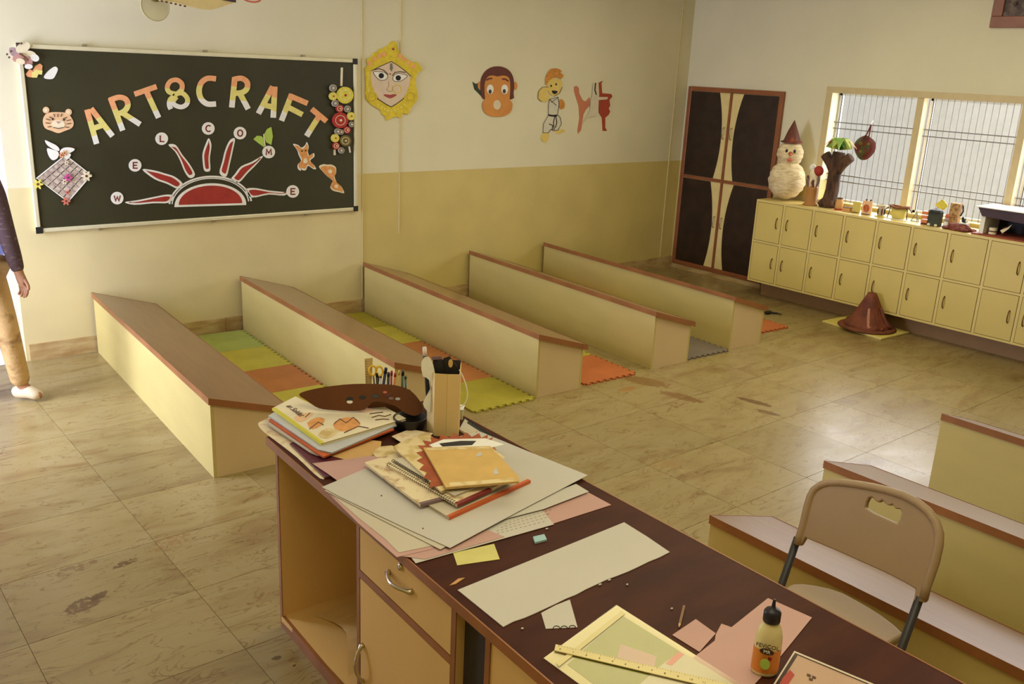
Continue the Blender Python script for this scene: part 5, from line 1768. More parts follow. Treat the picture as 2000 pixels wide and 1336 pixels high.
for c, rx_2, ry_2 in (((728, 724), 7, 9.5), ((741, 725), 6.5, 9.5)):
    out('handle', B().tube([fs(p) for p in circ(c, rx_2, 14, ry_2)], 0.0042, 6, closed=True), flat('yellow plastic', (222, 178, 44), .4), parent=t, smooth=True, label='yellow ring handle')
for p in ((729, 733), (740, 734)):
    out('blade', B().tube([fs(p), fs((734, 752)) + Vector((0, 0, -.06))], 0.004, 6), M_STEEL, parent=t)
E_, N_ = EE, NN
# cup of brown pencils
c2 = Vector((1.925, 2.725, z0))
t = thing('pencil_cup', 'small brown cup packed with dark pencils left of the card tower', 'pencil cup', c2)
out('cup', B().lathe([(0, 0), (.026, 0), (.029, .075), (.026, .075), (.023, .004), (0, .004)], c2, 18), M_MBR, parent=t, smooth=True)
rr = random.Random(3)
for i in range(9):
    a = i * 2.4
    r_ = 0.006 + 0.0012 * i
    p = c2 + Vector((r_ * math.cos(a), r_ * math.sin(a), .006))
    q = c2 + Vector((1.5 * r_ * math.cos(a), 1.5 * r_ * math.sin(a), .112 + rr.uniform(-.008, .012)))
    out('pencil', B().tube([p, p.lerp(q, .92), q], [.0036, .0036, .001], 6), (M_MBR, M_BROWNP, M_PO, M_PW)[i % 4], parent=t)

# card tower
tc = at_z((872, 846), z0); tc.z = z0
tw = thing('card_tower', 'tall open cream card tower holding black tools at the far end of the table', 'card box', tc)
xt = Matrix.Translation(tc) @ Matrix(((E_.x, N_.x, 0, 0), (E_.y, N_.y, 0, 0), (0, 0, 1, 0), (0, 0, 0, 1)))
M_CARD = mat('cream corrugated card', (214, 182, 122), 0.75, var=0.04, scale=5)
M_CARD2 = mat('pale cream card', (226, 204, 152), 0.75, var=0.04, scale=5)
TH2 = 0.243
hw = 0.046
out('front_wall', B(xt).prism([(-hw, -.030, 0.004), (0, -.034, 0.004), (0, -.034, TH2), (-hw, -.030, TH2)], (0, .003, 0)), M_CARD, parent=tw)
out('front_wall', B(xt).prism([(0.0006, -.034, 0.004), (hw, -.030, 0.004), (hw, -.030, TH2), (0.0006, -.034, TH2)], (0, .003, 0)), M_CARD, parent=tw)
out('left_wall', B(xt).prism([(-hw, -.030, 0.004), (-hw - .030, .020, 0.004), (-hw - .030, .020, TH2 - .002), (-hw, -.030, TH2)], (.003, 0.001, 0)), M_CARD2, parent=tw)
out('right_wall', B(xt).prism([(hw - .003, -.027, 0.004), (hw - .003, .045, 0.004), (hw - .003, .045, TH2 + .02), (hw - .003, -.027, TH2)], (.003, 0, 0)), M_CARD, parent=tw)
out('back_wall', B(xt).prism([(-hw - .027, .021, 0.004), (hw - .003, .045, 0.004), (hw - .003, .045, TH2 + .03), (-hw - .012, .030, TH2 + .035)], (0, .003, 0)), M_DKPANEL, parent=tw, label='dark back wall')
out('bottom', B(xt).prism([(-hw, -.03, 0), (0, -.034, 0), (hw, -.03, 0), (hw, .045, 0), (-hw - .03, .02, 0)], (0, 0, .004)), M_CARD, parent=tw)
pvt = PV(tc + N_ * -0.012 - E_ * 0.02)
out('white_flap', B().prism([pvt(p) for p in smooth_closed([(823, 706), (836, 696), (846, 712), (850, 740), (844, 760), (834, 772), (826, 788), (833, 801), (841, 803), (840, 744), (826, 735)], 2)], N_ * -0.0015), M_WHITE, parent=tw, label='torn white paper flap')
pvt2 = PV(tc - N_ * 0.005)
for nm, px, m, off in (('black_tool', [(851, 712), (856, 704), (864, 704), (866, 724), (850, 724)], M_BLACK, .005), ('black_tool', [(868, 722), (866, 700), (878, 696), (893, 716), (892, 722)], M_BLACK, .012), ('tan_tube', circ((880, 710), 4.5, 12, 8), M_KRAFT, .004), ('purple_card', [(842, 697), (862, 696), (864, 702), (844, 703)], M_PURP, .02)):
    fpv = PV(tc + N_ * off)
    out(nm, B().prism([fpv(p) for p in px], N_ * 0.003), m, parent=tw)
lp = PV(tc + N_ * 0.012)
out('side_loop', B().tube([lp(p) for p in smooth_open([(897, 722), (905, 738), (911, 756), (913, 774), (908, 788), (900, 794), (896, 793)], 3)], 0.0022, 6), M_WHITE, parent=tw, smooth=True, label='white wire loop handle')
f = PV(tc + N_ * 0.0 - E_ * 0.02)
a, c = f((829, 678)), f((832, 720))
t = thing('white_marker', 'white capped marker pen sticking up from the card tower\'s left side', 'pen', f((833, 760)))
out('cap', B().tube([a, a.lerp(c, .4)], .0075, 10), flat('pinkish white plastic', (222, 206, 196), .4), parent=t, smooth=True)
out('barrel', B().tube([a.lerp(c, .4), a.lerp(c, 3.0)], .0078, 10), M_BLACK, parent=t, smooth=True)
# small cream box and spiral pad to the right
cb = Vector((1.983, 2.662, z0))
t = thing('cream_box', 'small cream card box right of the card tower at the table edge', 'card box', cb)
xb = Matrix.Translation(cb) @ xt.to_3x3().to_4x4()
out('box', B(xb).box((-.024, -.02, 0), (.024, .02, .040)), M_CARD2, parent=t)
out('lid', B(xb).prism([(-.026, -.022, .0405), (.026, -.022, .0405), (.03, .018, .046), (-.022, .022, .05)], (0, 0, .0015)), M_WHITE, parent=t, label='white lid flap')
zz = z0
sp = book('spiral_pad', [(897, 838), (908, 818), (978, 866), (968, 884), (930, 858)], 0.008, M_PAPER2, 'white spiral pad lying at the far table edge right of the card tower', cat='notepad', group=None)
coil(sp, at_z((908, 818), zz - .004), at_z((978, 866), zz - .004), 22, .006, M_WIRE)
out('dark_strip', B().prism([at_z(p, zz) for p in ((912, 826), (916, 820), (960, 849), (957, 855))], (0, 0, -.0008)), M_BLACK, parent=sp, label='black printed strip')
sheet('orange_cut_paper', [(920, 868), (930, 842), (942, 850), (960, 872), (940, 874)], z0 + .0105, 0.001, M_SALM, 'small orange cut paper right of the card tower', 'paper scrap')
# crumpled patterned scraps between magazines and notebooks
sheet('patterned_scrap', [(726, 884), (742, 872), (765, 870), (790, 880), (770, 890), (735, 893)], z0 + .0125, 0.001, M_FLORAL, 'patterned paper scrap between the magazines and the notebooks', 'paper scrap')
sheet('striped_paper', [(765, 852), (800, 838), (846, 846), (835, 858), (790, 868)], z0 + .0125, 0.001, M_LACE, 'patterned paper at the foot of the card tower', 'paper sheet')

# ================================================================== FOLDING CHAIR
M_CH = mat('taupe chair plastic', (150, 125, 92), 0.5, var=0.04, scale=4, bump=0.03, bscale=400)
M_TUBE = flat('charcoal powder coat', (46, 42, 42), 0.45)
SZ = 0.452
pl_ = at_z((1535, 1155), SZ); pr_ = at_z((1765, 1290), SZ)
wv = (pl_ - pr_).normalized()
bk = Vector((wv.y, -wv.x, 0))
if bk.x < 0:
    bk = -bk
REC = math.radians(17)
upv = Vector((0, 0, 1)) * math.cos(REC) + bk * math.sin(REC)
nb_ = wv.cross(upv).normalized()
if nb_.dot(bk) < 0:
    nb_ = -nb_
p0c = (pl_ + pr_) / 2


def PB(p, off=0.0):
    d = ray(p)
    o = p0c + nb_ * off
    return CAM + d * (nb_.dot(o - CAM) / nb_.dot(d))


ch = thing('folding_chair', 'taupe plastic folding chair with handle hole, pushed to the far side of the table', 'chair', (p0c.x - 0.05, p0c.y, 0))


def C6(x, y):
    return (1380 + x / 2.403, 780 + y / 2.403)


outl = [C6(*p) for p in ((415, 685), (425, 640), (440, 590), (458, 510), (475, 450), (495, 415), (525, 393), (565, 381), (620, 378), (700, 384), (780, 395), (860, 414), (940, 442), (1010, 482), (1060, 525), (1095, 575), (1111, 630), (1108, 690), (1090, 770), (1066, 840), (1045, 895), (1030, 955), (978, 945), (988, 890), (940, 862), (850, 815), (720, 757), (600, 703), (470, 650), (447, 687))]
hole = [C6(*p) for p in ((752, 510), (757, 485), (768, 464), (785, 460), (797, 475), (812, 486), (832, 474), (846, 490), (860, 500), (880, 494), (893, 515), (915, 516), (923, 530), (915, 562), (902, 584), (875, 572), (830, 552), (785, 532))]
bmx = bmesh.new()


def loop(pts):
    vs = [bmx.verts.new(PB(p)) for p in pts]
    return [bmx.edges.new((vs[i], vs[(i + 1) % len(vs)])) for i in range(len(vs))]


ed = loop(outl) + loop(hole)
bmesh.ops.triangle_fill(bmx, use_beauty=True, use_dissolve=False, edges=ed)
bmesh.ops.recalc_face_normals(bmx, faces=bmx.faces)
if sum((f_.normal for f_ in bmx.faces), Vector()).dot(nb_) < 0:
    bmesh.ops.reverse_faces(bmx, faces=bmx.faces)
b = B(); b.bm.free(); b.bm = bmx
br = out('backrest', b, M_CH, parent=ch)
md = br.modifiers.new('thickness', 'SOLIDIFY'); md.thickness = 0.022; md.offset = 0
md = br.modifiers.new('soft', 'BEVEL'); md.width = 0.007; md.segments = 3; md.limit_method = 'ANGLE'; md.angle_limit = math.radians(50)
# raised rim round the backrest
rim = [PB(p, -0.006) for p in outl[:22]]
cen = sum(rim, Vector()) / len(rim)
out('back_rim', B().tube([p + (cen - p).normalized() * 0.012 for p in rim], 0.0135, 8), M_CH, parent=ch, smooth=True)
# frame: back posts run on down to the front feet, rear legs cross them
for px_a in ((1558, 1050), (1797, 1165)):
    a = PB(px_a)
    s = a - upv * ((a.z - 0.012) / upv.z)
    out('front_leg', B().tube([a, s], 0.0125, 10), M_TUBE, parent=ch, smooth=True)
    inw = (p0c - Vector((a.x, a.y, p0c.z))).dot(wv)
    off = wv * (0.03 if inw > 0 else -0.03)
    top = a - upv * ((a.z - 0.40) / upv.z) + off - bk * 0.10
    ft = Vector((top.x, top.y, 0.012)) + bk * 0.36
    out('rear_leg', B().tube([top, ft], 0.011, 10), M_TUBE, parent=ch, smooth=True)
    for q in (s, ft):
        out('foot_cap', B().ball(q, (0.015, 0.015, 0.012), 8, 6), M_BLACK, parent=ch, smooth=True)
rear = [C6(*p) for p in ((352, 893), (400, 864), (450, 862), (510, 870), (580, 885), (640, 906), (700, 938), (760, 972), (820, 1010), (880, 1055), (930, 1102))]
R3 = [at_z(p, SZ + 0.01) for p in rear]
R3[0] = R3[1] + (R3[0] - R3[1]) * 0.6
fl1, fl2 = R3[0] - bk * 0.30 - wv * .005, R3[-1] - bk * 0.33 + wv * .005
seat_pts = R3 + [R3[-1] - bk * 0.1, fl2 + bk * .03, fl2 + wv * .05 - bk * .01, (fl1 + fl2) / 2 - bk * 0.02, fl1 - wv * .05 - bk * .01, fl1 + bk * .03]
st = out('seat', B().prism(seat_pts, (0, 0, -0.028)), M_CH, parent=ch, bevel=0.008)
a, c = R3[0] - bk * .16 + Vector((0, 0, -.045)), R3[-1] - bk * .16 + Vector((0, 0, -.045))
out('seat_tube', B().tube([a - wv * -.012, c + wv * -.012], 0.009, 8), M_TUBE, parent=ch, smooth=True)

# ================================================================== CRAFTS ON THE LOCKERS
LT_ = LT


def onlock(px, x):
    q = at_x(px, x)
    return Vector((x, q.y, LT_))


M_SNOW = mat('cream paper strips', (226, 208, 166), 0.85, rgb2=(196, 172, 128), scale=16, stretch=(1, 1, 3), fac=(.4, .7), bump=0.6, bscale=26)
sp0 = onlock((1532, 388), 7.63)
sn = thing('paper_snowman', 'large cream paper snowman with pointed brown hat at the left end of the lockers', 'snowman', sp0)
S_ = 0.0049


def snow_ball(rx, rz, zc, lump):
    b = B()
    b.ball(sp0 + Vector((0, 0, zc)), (rx, rx, rz), 30, 20)
    for v_ in b.bm.verts:
        d = (v_.co - sp0 - Vector((0, 0, zc)))
        v_.co += d.normalized() * lump * (noise.noise(v_.co * 14) + 0.6 * math.sin(v_.co.z * 120 + 3 * noise.noise(v_.co * 9)))
    return b


out('body', snow_ball(.172, .185, .199, .008), M_SNOW, parent=sn, smooth=True)
hd = out('head', snow_ball(.122, .125, .44, .006), M_SNOW, parent=sn, smooth=True)
fd = (Vector((CAM.x, CAM.y, 0)) - Vector((sp0.x, sp0.y, 0))).normalized()
sdx = Vector((-fd.y, fd.x, 0))
hc = sp0 + Vector((0, 0, .44))
for s in (-1, 1):
    out('eye', B().ball(hc + fd * .112 + sdx * .036 * s + Vector((0, 0, .035)), (.012, .012, .017), 10, 7), M_BLACK, parent=hd, smooth=True)
out('nose', B().tube([hc + fd * .115 + Vector((0, 0, .012)), hc + fd * .165 + Vector((0, 0, .002))], [.02, .004], 8), M_OR2, parent=hd, smooth=True, label='orange nose')
out('mouth', B().ball(hc + fd * .113 + Vector((0, 0, -.045)), (.016, .03, .020), 10, 7), M_SALM, parent=hd, smooth=True, label='salmon red mouth')
out('hat', B().lathe([(0, .0), (.098, 0), (.10, .012), (.078, .018), (.045, .11), (.003, .205), (0, .206)], sp0 + Vector((0, 0, .545)), 18, wob=.04), mat('brown red hat card', (98, 54, 38), .7, rgb2=(168, 76, 44), scale=14, fac=(.5, .7)), parent=sn)

c0 = onlock((1582, 400), 7.60)
t = thing('bird_cup_craft', 'tan cup craft topped with a red and white figure beside the snowman', 'craft figure', c0)
out('cup', B().lathe([(0, 0), (.066, 0), (.070, .008), (.055, .02), (.052, .15), (.058, .17), (0, .17)], c0, 18), mat('tan card cup', (168, 116, 60), .7, var=.12), parent=t, smooth=True)
for i in range(11):
    a = i * 2.1
    p = c0 + Vector((.035 * math.cos(a), .035 * math.sin(a), .16))
    q = p + Vector((.02 * math.cos(a * 1.7), .025 * math.sin(a * 1.3), .10 + .012 * (i % 5)))
    out('curl', B().tube([p, p.lerp(q, .5) + Vector((.016 * math.sin(i), .020 * math.cos(i), 0)), q], [.015, .014, .007], 6), (M_CREAM, M_MBR, M_PURP, M_WHITE)[i % 4], parent=t)
out('figure_body', B().ball(c0 + Vector((0, -.005, .285)), (.046, .046, .062), 12, 8), M_CREAM, parent=t, smooth=True)
out('red_wing', B().ball(c0 + Vector((-.005, -.045, .32)), (.042, .046, .048), 12, 8), M_RED, parent=t, smooth=True, label='red wing')
out('figure_head', B().ball(c0 + Vector((-.01, .02, .345)), (.03, .03, .034), 10, 7), M_WHITE, parent=t, smooth=True)

# tree trunk craft
t0 = onlock((1620, 402), 7.66) + Vector((0, 0, .003))
t = thing('tree_trunk_craft', 'brown paper tree trunk with two cut branches and green leaves before the window', 'craft tree', t0)
M_BARK = mat('brown bark paper', (88, 60, 40), .85, rgb2=(54, 36, 26), scale=20, stretch=(1, 1, .35), fac=(.4, .62), bump=.8, bscale=40)
b = B()
b.tube([t0 + Vector(p) for p in ((0, .015, 0), (0, .01, .06), (0, -.005, .16), (0, -.005, .28), (0, -.01, .40), (0, -.02, .50))], [.085, .066, .058, .056, .062, .052], 14)
for v_ in b.bm.verts:
    v_.co += Vector((noise.noise(v_.co * 25), noise.noise(v_.co * 25 + Vector((5, 0, 0))), 0)) * .012
out('trunk', b, M_BARK, parent=t, smooth=True)
for s in (-1, 1):
    out('branch', B().tube([t0 + Vector((0, -.01 + .01 * s, .32)), t0 + Vector((0, -.01 + .06 * s, .40)), t0 + Vector((0, -.012 + .128 * s, .468))], [.045, .048, .046], 10), M_BARK, parent=t, smooth=True)
for i in range(7):
    a = i * 0.9 + .3
    out('root', B().tube([t0 + Vector((.03 * math.cos(a), .03 * math.sin(a) + .01, .07)), t0 + Vector(((.065) * math.cos(a), .075 * math.sin(a) + .01, .036)), t0 + Vector((.085 * math.cos(a), .10 * math.sin(a) + .01, .018))], [.03, .022, .009], 7), M_BARK, parent=t, smooth=True)
rr = random.Random(9)
M_LEAF = flat('light green paper leaf', (140, 178, 84), .7); M_LEAF2 = flat('pale green paper leaf', (178, 190, 96), .7); M_LEAF3 = flat('dark green paper leaf', (78, 122, 64), .7)
for i in range(14):
    a = 2 * math.pi * i / 14
    p = t0 + Vector((0, -.02, .52))
    o = Vector((math.cos(a), math.sin(a), 0))
    L_ = .105 + .025 * (i % 3)
    side = Vector((-o.y, o.x, 0)) * .032
    b = B()
    m1 = p + o * L_ * .55 + Vector((0, 0, .105 - .02 * (i % 2)))
    b.slab([p, m1 - side, p + o * L_ + Vector((0, 0, .02)), m1 + side], [q_ + Vector((0, 0, -.002)) for q_ in (p, m1 - side, p + o * L_ + Vector((0, 0, .02)), m1 + side)])
    out('leaf', b, (M_LEAF, M_LEAF2, M_LEAF3, M_ORANGE)[(0, 1, 0, 2, 1, 3)[i % 6]], parent=t)

# row of small crafts along the locker top
def vase(px, x, prof, m, name, label, cat, extra=None, sx=1, sy=1):
    c = onlock(px, x)
    t = thing(name, label, cat, c)
    out('body', B().lathe(prof, c, 18, sx=sx, sy=sy), m, parent=t, smooth=True)
    if extra:
        extra(t, c)
    return t


M_TAN = mat('tan clay', (200, 150, 90), .7, var=.1)
vase((1638, 408), 7.60, [(0, 0), (.028, 0), (.034, .02), (.036, .06), (.028, .092), (.024, .10), (0, .098)], M_TAN, 'tan_pot', 'small tan clay pot at the foot of the tree trunk craft', 'pot',
     lambda t, c: (out('rim', B().lathe([(.022, .100), (.027, .1), (.027, .108), (.022, .108)], c, 16), M_BROWNP, parent=t), out('foot', B().lathe([(0, .0), (.04, 0), (.04, .012), (.029, .0125)], c, 14), M_RED, parent=t, label='dark red foot')))


def cbox(px, x, sx, sy, h, m, name, label, cat, tilt=0.0, extra=None):
    c = onlock(px, x)
    t = thing(name, label, cat, c)
    b = B(Matrix.Translation(c) @ Matrix.Rotation(tilt, 4, 'Z'))
    b.box((-sx / 2, -sy / 2, 0), (sx / 2, sy / 2, h))
    out('body', b, m, parent=t, bevel=.003)
    if extra:
        extra(t, c)
    return t


cbox((1655, 410), 7.585, .05, .075, .035, M_TAN, 'tan_block', 'low tan block between the pot and the yellow card', 'block', extra=lambda t, c: out('top_edge', B().box(c + Vector((-.026, -.038, .0352)), c + Vector((.026, .038, .039))), M_BROWNP, parent=t))
M_YC = flat('yellow card', (206, 188, 96), .7)
cbox((1672, 413), 7.60, .012, .074, .098, M_YC, 'yellow_card', 'plain yellow card standing beside the orange swirl card', 'card', extra=lambda t, c: out('foot', B().box(c + Vector((-.03, -.03, 0)), c + Vector((-.0065, .03, .004))), M_BROWNP, parent=t))


def swirl(t, c):
    for r_ in (.026, .017, .008):
        b = B()
        b.tube([c + Vector((-.011, r_ * math.cos(a) + .002, .055 + r_ * 1.2 * math.sin(a))) for a in [2 * math.pi * k_ / 14 for k_ in range(14)]], .0035, 5, closed=True)
        out('swirl', b, M_OR2, parent=t, label='orange swirl')
    for yy in (-.025, .015):
        out('knob', B().ball(c + Vector((0, yy, .126)), .009, 8, 6), M_BROWNP, parent=t)
    out('foot', B().box(c + Vector((-.04, -.04, 0)), c + Vector((-.0085, .03, .004))), M_BROWNP, parent=t)


cbox((1692, 416), 7.60, .016, .092, .118, M_TIG, 'swirl_card', 'tan card with an orange swirl and two knobs on its top edge', 'card', extra=swirl)


def mug(t, c):
    out('rim', B().lathe([(.028, .096), (.036, .094), (.036, .104), (.028, .106)], c, 16), M_CREAM, parent=t, label='pale rim')
    for i in range(5):
        a = i * 1.3
        out('figure', B().ball(c + Vector((.029 * math.cos(a), .029 * math.sin(a), .045)), (.008, .008, .03), 8, 6), (M_MBR, M_BLACK, M_QG)[i % 3], parent=t)
    out('saucer', B().lathe([(0, 0), (.048, 0), (.05, .006), (.0, .0065)], c + Vector((0, 0, 0)), 18), M_LEMON, parent=t)


vase((1720, 418), 7.60, [(0, .0066), (.026, .0066), (.024, .05), (.030, .094), (0, .093)], M_NEWS, 'figured_mug', 'small mug with dark figures on a yellow saucer', 'mug', mug)


def basket(t, c):
    out('rim', B().tube([c + Vector((.05 * math.cos(a), .085 * math.sin(a), .098 + .012 * abs(math.sin(a)))) for a in [2 * math.pi * k_ / 20 for k_ in range(20)]], .010, 6, closed=True), mat('brown rope', (130, 80, 50), .8, var=.2, scale=60), parent=t, smooth=True, label='brown rope rim')
    for s in (-1, 1):
        out('arm', B().tube([c + Vector((0, .08 * s, .10)), c + Vector((0, .105 * s, .085)), c + Vector((-.01, .122 * s, .07))], .0045, 6), M_BROWNP, parent=t)
        out('stilt', B().tube([c + Vector((-.02, .09 * s, .0)), c + Vector((-.01, .075 * s, .10))], .004, 6), M_DKPANEL, parent=t)
    out('base', B().box(c + Vector((-.05, -.10, 0)), c + Vector((.05, .10, .004))), M_WHITE, parent=t)


vase((1754, 425), 7.62, [(0, .0042), (.036, .0042), (.042, .02), (.050, .098), (.046, .098), (.0, .09)], M_YC, 'yellow_basket', 'yellow boat shaped basket with brown rope rim and side arms', 'basket', basket, sx=.9, sy=1.45)
# easel of wire
c = onlock((1790, 432), 7.60)
t = thing('wire_stand', 'thin grey wire stand between the yellow basket and the orange totem', 'stand', c)
for a, q in (((0, .05, 0), (0, .01, .085)), ((0, -.02, 0), (0, .01, .085)), ((.03, .01, 0), (0, .01, .085)), ((0, .05, .003), (0, -.02, .003))):
    out('wire', B().tube([c + Vector(a) + Vector((0, 0, .004)), c + Vector(q) + Vector((0, 0, .004))], .004, 6), M_BAR, parent=t)


def totem(t, c):
    for i, z in enumerate((.0, .035, .07)):
        out('tier', B().box(c + Vector((-.026, -.028, .012 + z)), c + Vector((.026, .028, .040 + z))), M_PO, parent=t, bevel=.004)
    out('top_leaf', B().ball(c + Vector((0, -.035, .10)), (.012, .03, .024), 10, 7), M_LEMON, parent=t, smooth=True)


vase((1806, 437), 7.58, [(0, 0), (.034, 0), (.034, .008), (.02, .0115), (0, .0115)], M_MBR, 'orange_totem', 'small orange tiered totem left of the dark green house', 'totem', totem)


def hut(t, c):
    out('roof', B().lathe([(.064, .118), (.050, .135), (.0, .155)], c, 12), M_BLACK, parent=t)
    for s in (-1, 1):
        out('foot', B().ball(c + Vector((-.03, .03 * s, .012)), (.016, .016, .012), 8, 6), M_WHITE if s > 0 else M_CREAM, parent=t)


M_DG = flat('dark green card', (54, 58, 38), .6)
cbox((1824, 441), 7.56, .07, .095, .117, M_DG, 'green_hut', 'dark green box hut with black domed roof', 'craft house', extra=hut)
c = onlock((1834, 430), 7.68)
t = thing('yellow_diamond', 'olive yellow diamond card on a stick behind the green hut', 'card', c)
out('stick', B().tube([c, c + Vector((0, 0, .12))], .005, 6), M_CREAM, parent=t)
out('diamond', B().prism([c + Vector((-.003, y_, z_)) for y_, z_ in ((0, .10), (.055, .165), (0, .215), (-.055, .165))], (.006, 0, 0)), M_QY, parent=t)


def doll(t, c):
    out('skirt', B().lathe([(0, .0), (.026, 0), (.014, .05), (0, .05)], c, 12), M_WHITE, parent=t, smooth=True)
    out('head', B().ball(c + Vector((0, 0, .095)), (.015, .015, .02), 10, 7), M_SALM, parent=t, smooth=True)


vase((1846, 443), 7.58, [(0, .05), (.013, .05), (.018, .065), (.012, .08), (0, .082)], M_LILAC, 'paper_doll', 'little white skirted paper doll right of the green hut', 'doll', doll)
cbox((1862, 437), 7.66, .06, .078, .20, mat('brown patterned paper', (188, 150, 98), .8, rgb2=(140, 100, 58), scale=40, fac=(.45, .6)), 'patterned_tower', 'tall tan patterned paper tower behind the dark red turtle', 'tower', extra=lambda t, c: out('black_handle', B().tube([c + Vector((0, -.045, .10)), c + Vector((0, -.062, .14)), c + Vector((0, -.052, .19))], .006, 6), M_BLACK, parent=t))
M_DRED = mat('dark red clay', (108, 48, 40), .6, rgb2=(150, 84, 66), scale=30, fac=(.5, .65))


def turtle(t, c):
    for a in (.6, 2.2, 3.7, 5.3):
        out('flipper', B().ball(c + Vector((.055 * math.cos(a), .11 * math.sin(a), .014)), (.03, .04, .014), 10, 6), M_DRED, parent=t, smooth=True)
    out('saddle', B().box(c + Vector((-.02, -.07, .058)), c + Vector((.02, 0, .066))), M_WHITE, parent=t)


vase((1872, 450), 7.54, [(0, 0), (.070, 0), (.078, .02), (.06, .05), (0, .060)], M_DRED, 'clay_turtle', 'dark red flat clay turtle in front of the patterned tower', 'clay model', turtle, sx=.85, sy=1.3)
c = onlock((1884, 452), 7.545); c.z = LT_ + .0665; c = onlock((1872, 450), 7.54) + Vector((0, -.035, .0665))
t = thing('toy_bird', 'tiny black and white bird on the back of the clay turtle', 'toy bird', c)
out('body', B().ball(c + Vector((0, 0, .017)), (.014, .026, .017), 10, 7), M_BLACK, parent=t, smooth=True)
out('head', B().ball(c + Vector((0, .018, .036)), (.010, .011, .012), 8, 6), M_BLACK, parent=t, smooth=True)
out('breast', B().ball(c + Vector((-.006, -.02, .018)), (.010, .012, .012), 8, 6), M_WHITE, parent=t, smooth=True)

# toy stage
s0 = Vector((7.60, 2.90, LT_))
st_ = thing('toy_stage', 'dark purple toy stage with white roof edge and red base at the right edge', 'toy stage', s0)
M_PUR = mat('dark purple card', (66, 44, 52), .6, var=.12); M_REDB = mat('red brown base card', (140, 66, 46), .7, var=.12)
Y1, Y0 = 3.205, 2.52
out('base', B().box((7.47, Y0, LT_), (7.80, Y1 + .02, LT_ + .012)), M_REDB, parent=st_)
out('back_wall', B().box((7.77, Y0 + .03, LT_ + .012), (7.79, Y1 - .03, LT_ + .165)), flat('black stage back', (40, 36, 40), .7), parent=st_)
out('pillar', B().box((7.50, Y1 - .055, LT_ + .012), (7.77, Y1 - .02, LT_ + .165)), M_WHITE, parent=st_, label='white side wall')
out('pillar', B().box((7.50, Y0 + .03, LT_ + .012), (7.77, Y0 + .06, LT_ + .165)), M_WHITE, parent=st_, label='white side wall')
out('valance', B().prism([(7.485, Y1 + .01, LT_ + .215), (7.485, Y1 - .03, LT_ + .150), (7.485, Y0 + .06, LT_ + .125), (7.485, Y0, LT_ + .215)], (.012, 0, 0)), M_PUR, parent=st_)
out('roof', B().box((7.475, Y0 - .01, LT_ + .2155), (7.80, Y1 + .03, LT_ + .222)), M_WHITE, parent=st_)
out('roof_support', B().box((7.52, Y0 + .02, LT_ + .166), (7.78, Y1 - .02, LT_ + .2150)), M_PUR, parent=st_)
for px, nm, lab, cat, m in ((Vector((7.56, 3.10, LT_ + .0125)), 'toy_drum', 'small cream drum at the left inside the toy stage', 'toy drum', M_CREAM), (Vector((7.55, 2.72, LT_ + .0125)), 'toy_drum', 'small cream drum at the right inside the toy stage', 'toy drum', M_CREAM)):
    t = thing(nm, lab, cat, px)
    out('shell', B().lathe([(0, 0), (.03, 0), (.03, .05), (0, .05)], px, 14), m, parent=t, smooth=False)
    out('band', B().lathe([(.0302, .018), (.033, .02), (.033, .026), (.0302, .028)], px, 14), M_BROWNP, parent=t)
c = Vector((7.56, 3.02, LT_ + .0125))
t = thing('toy_parrot', 'brown and white winged toy bird inside the toy stage', 'toy bird', c)
out('body', B().tube([c + Vector((0, 0, .004)), c + Vector((0, .0, .05)), c + Vector((0, -.02, .07))], [.012, .016, .008], 8), M_MBR, parent=t, smooth=True)
out('wing', B().prism([c + Vector((-.018, y_, z_)) for y_, z_ in ((.02, .04), (-.03, .07), (-.06, .10), (-.04, .06), (0, .02))], (.003, 0, 0)), M_CREAM, parent=t)
c = Vector((7.52, 2.62, LT_ + .0125))
t = thing('yellow_ball', 'yellow ball at the right edge in front of the toy stage', 'ball', c)
out('shell', B().ball(c + Vector((0, 0, .045)), .045, 16, 10), M_QY, parent=t, smooth=True)
out('plug', B().ball(c + Vector((-.044, 0, .05)), .005, 8, 6), M_BROWNP, parent=t)

# pouch hanging from the grille
x = RIGHT + 0.05
hk = Vector((x, at_x((1702, 243), x).y, at_x((1702, 243), x).z))
pc = Vector((x, at_x((1689, 285), x).y, at_x((1689, 285), x).z))
t = thing('hanging_pouch', 'dark red and green heart pouch hanging from the window grille', 'pouch', pc)
M_POUCH = mat('dark red green pouch cloth', (98, 44, 38), .85, rgb2=(74, 78, 50), scale=12, fac=(.48, .56))
b = B()
ys = [(1.25 * u_, 1.25 * w_) for u_, w_ in [(0, .075), (.05, .055), (.085, .01), (.07, -.05), (.02, -.10), (-.04, -.09), (-.085, -.03), (-.08, .03), (-.04, .06)]]
pts = smooth_closed(ys, 3)
fr = [b.v(pc + Vector((-.0, u, v_))) for u, v_ in pts]
m1 = b.v(pc + Vector((-.030, 0, -.01))); m2 = b.v(pc + Vector((.022, 0, -.01)))
for i in range(len(fr)):
    j = (i + 1) % len(fr)
    b.f([fr[i], fr[j], m1]); b.f([fr[j], fr[i], m2])
out('bag', b, M_POUCH, parent=t, smooth=True)
for u in (-.03, .03):
    out('strap', B().tube([pc + Vector((-.006, u, .06)), pc.lerp(hk, .55) + Vector((-.004, u * .4, 0)), hk + Vector((0, 0, 0))], .007, 6), M_MBR, parent=t, smooth=True)
out('hook', B().tube([hk + Vector((-.004, 0, -.01)), hk + Vector((.0, 0, .02)), hk + Vector((.02, 0, .035)), hk + Vector((.024, 0, .02))], .003, 6), M_STEEL, parent=t)
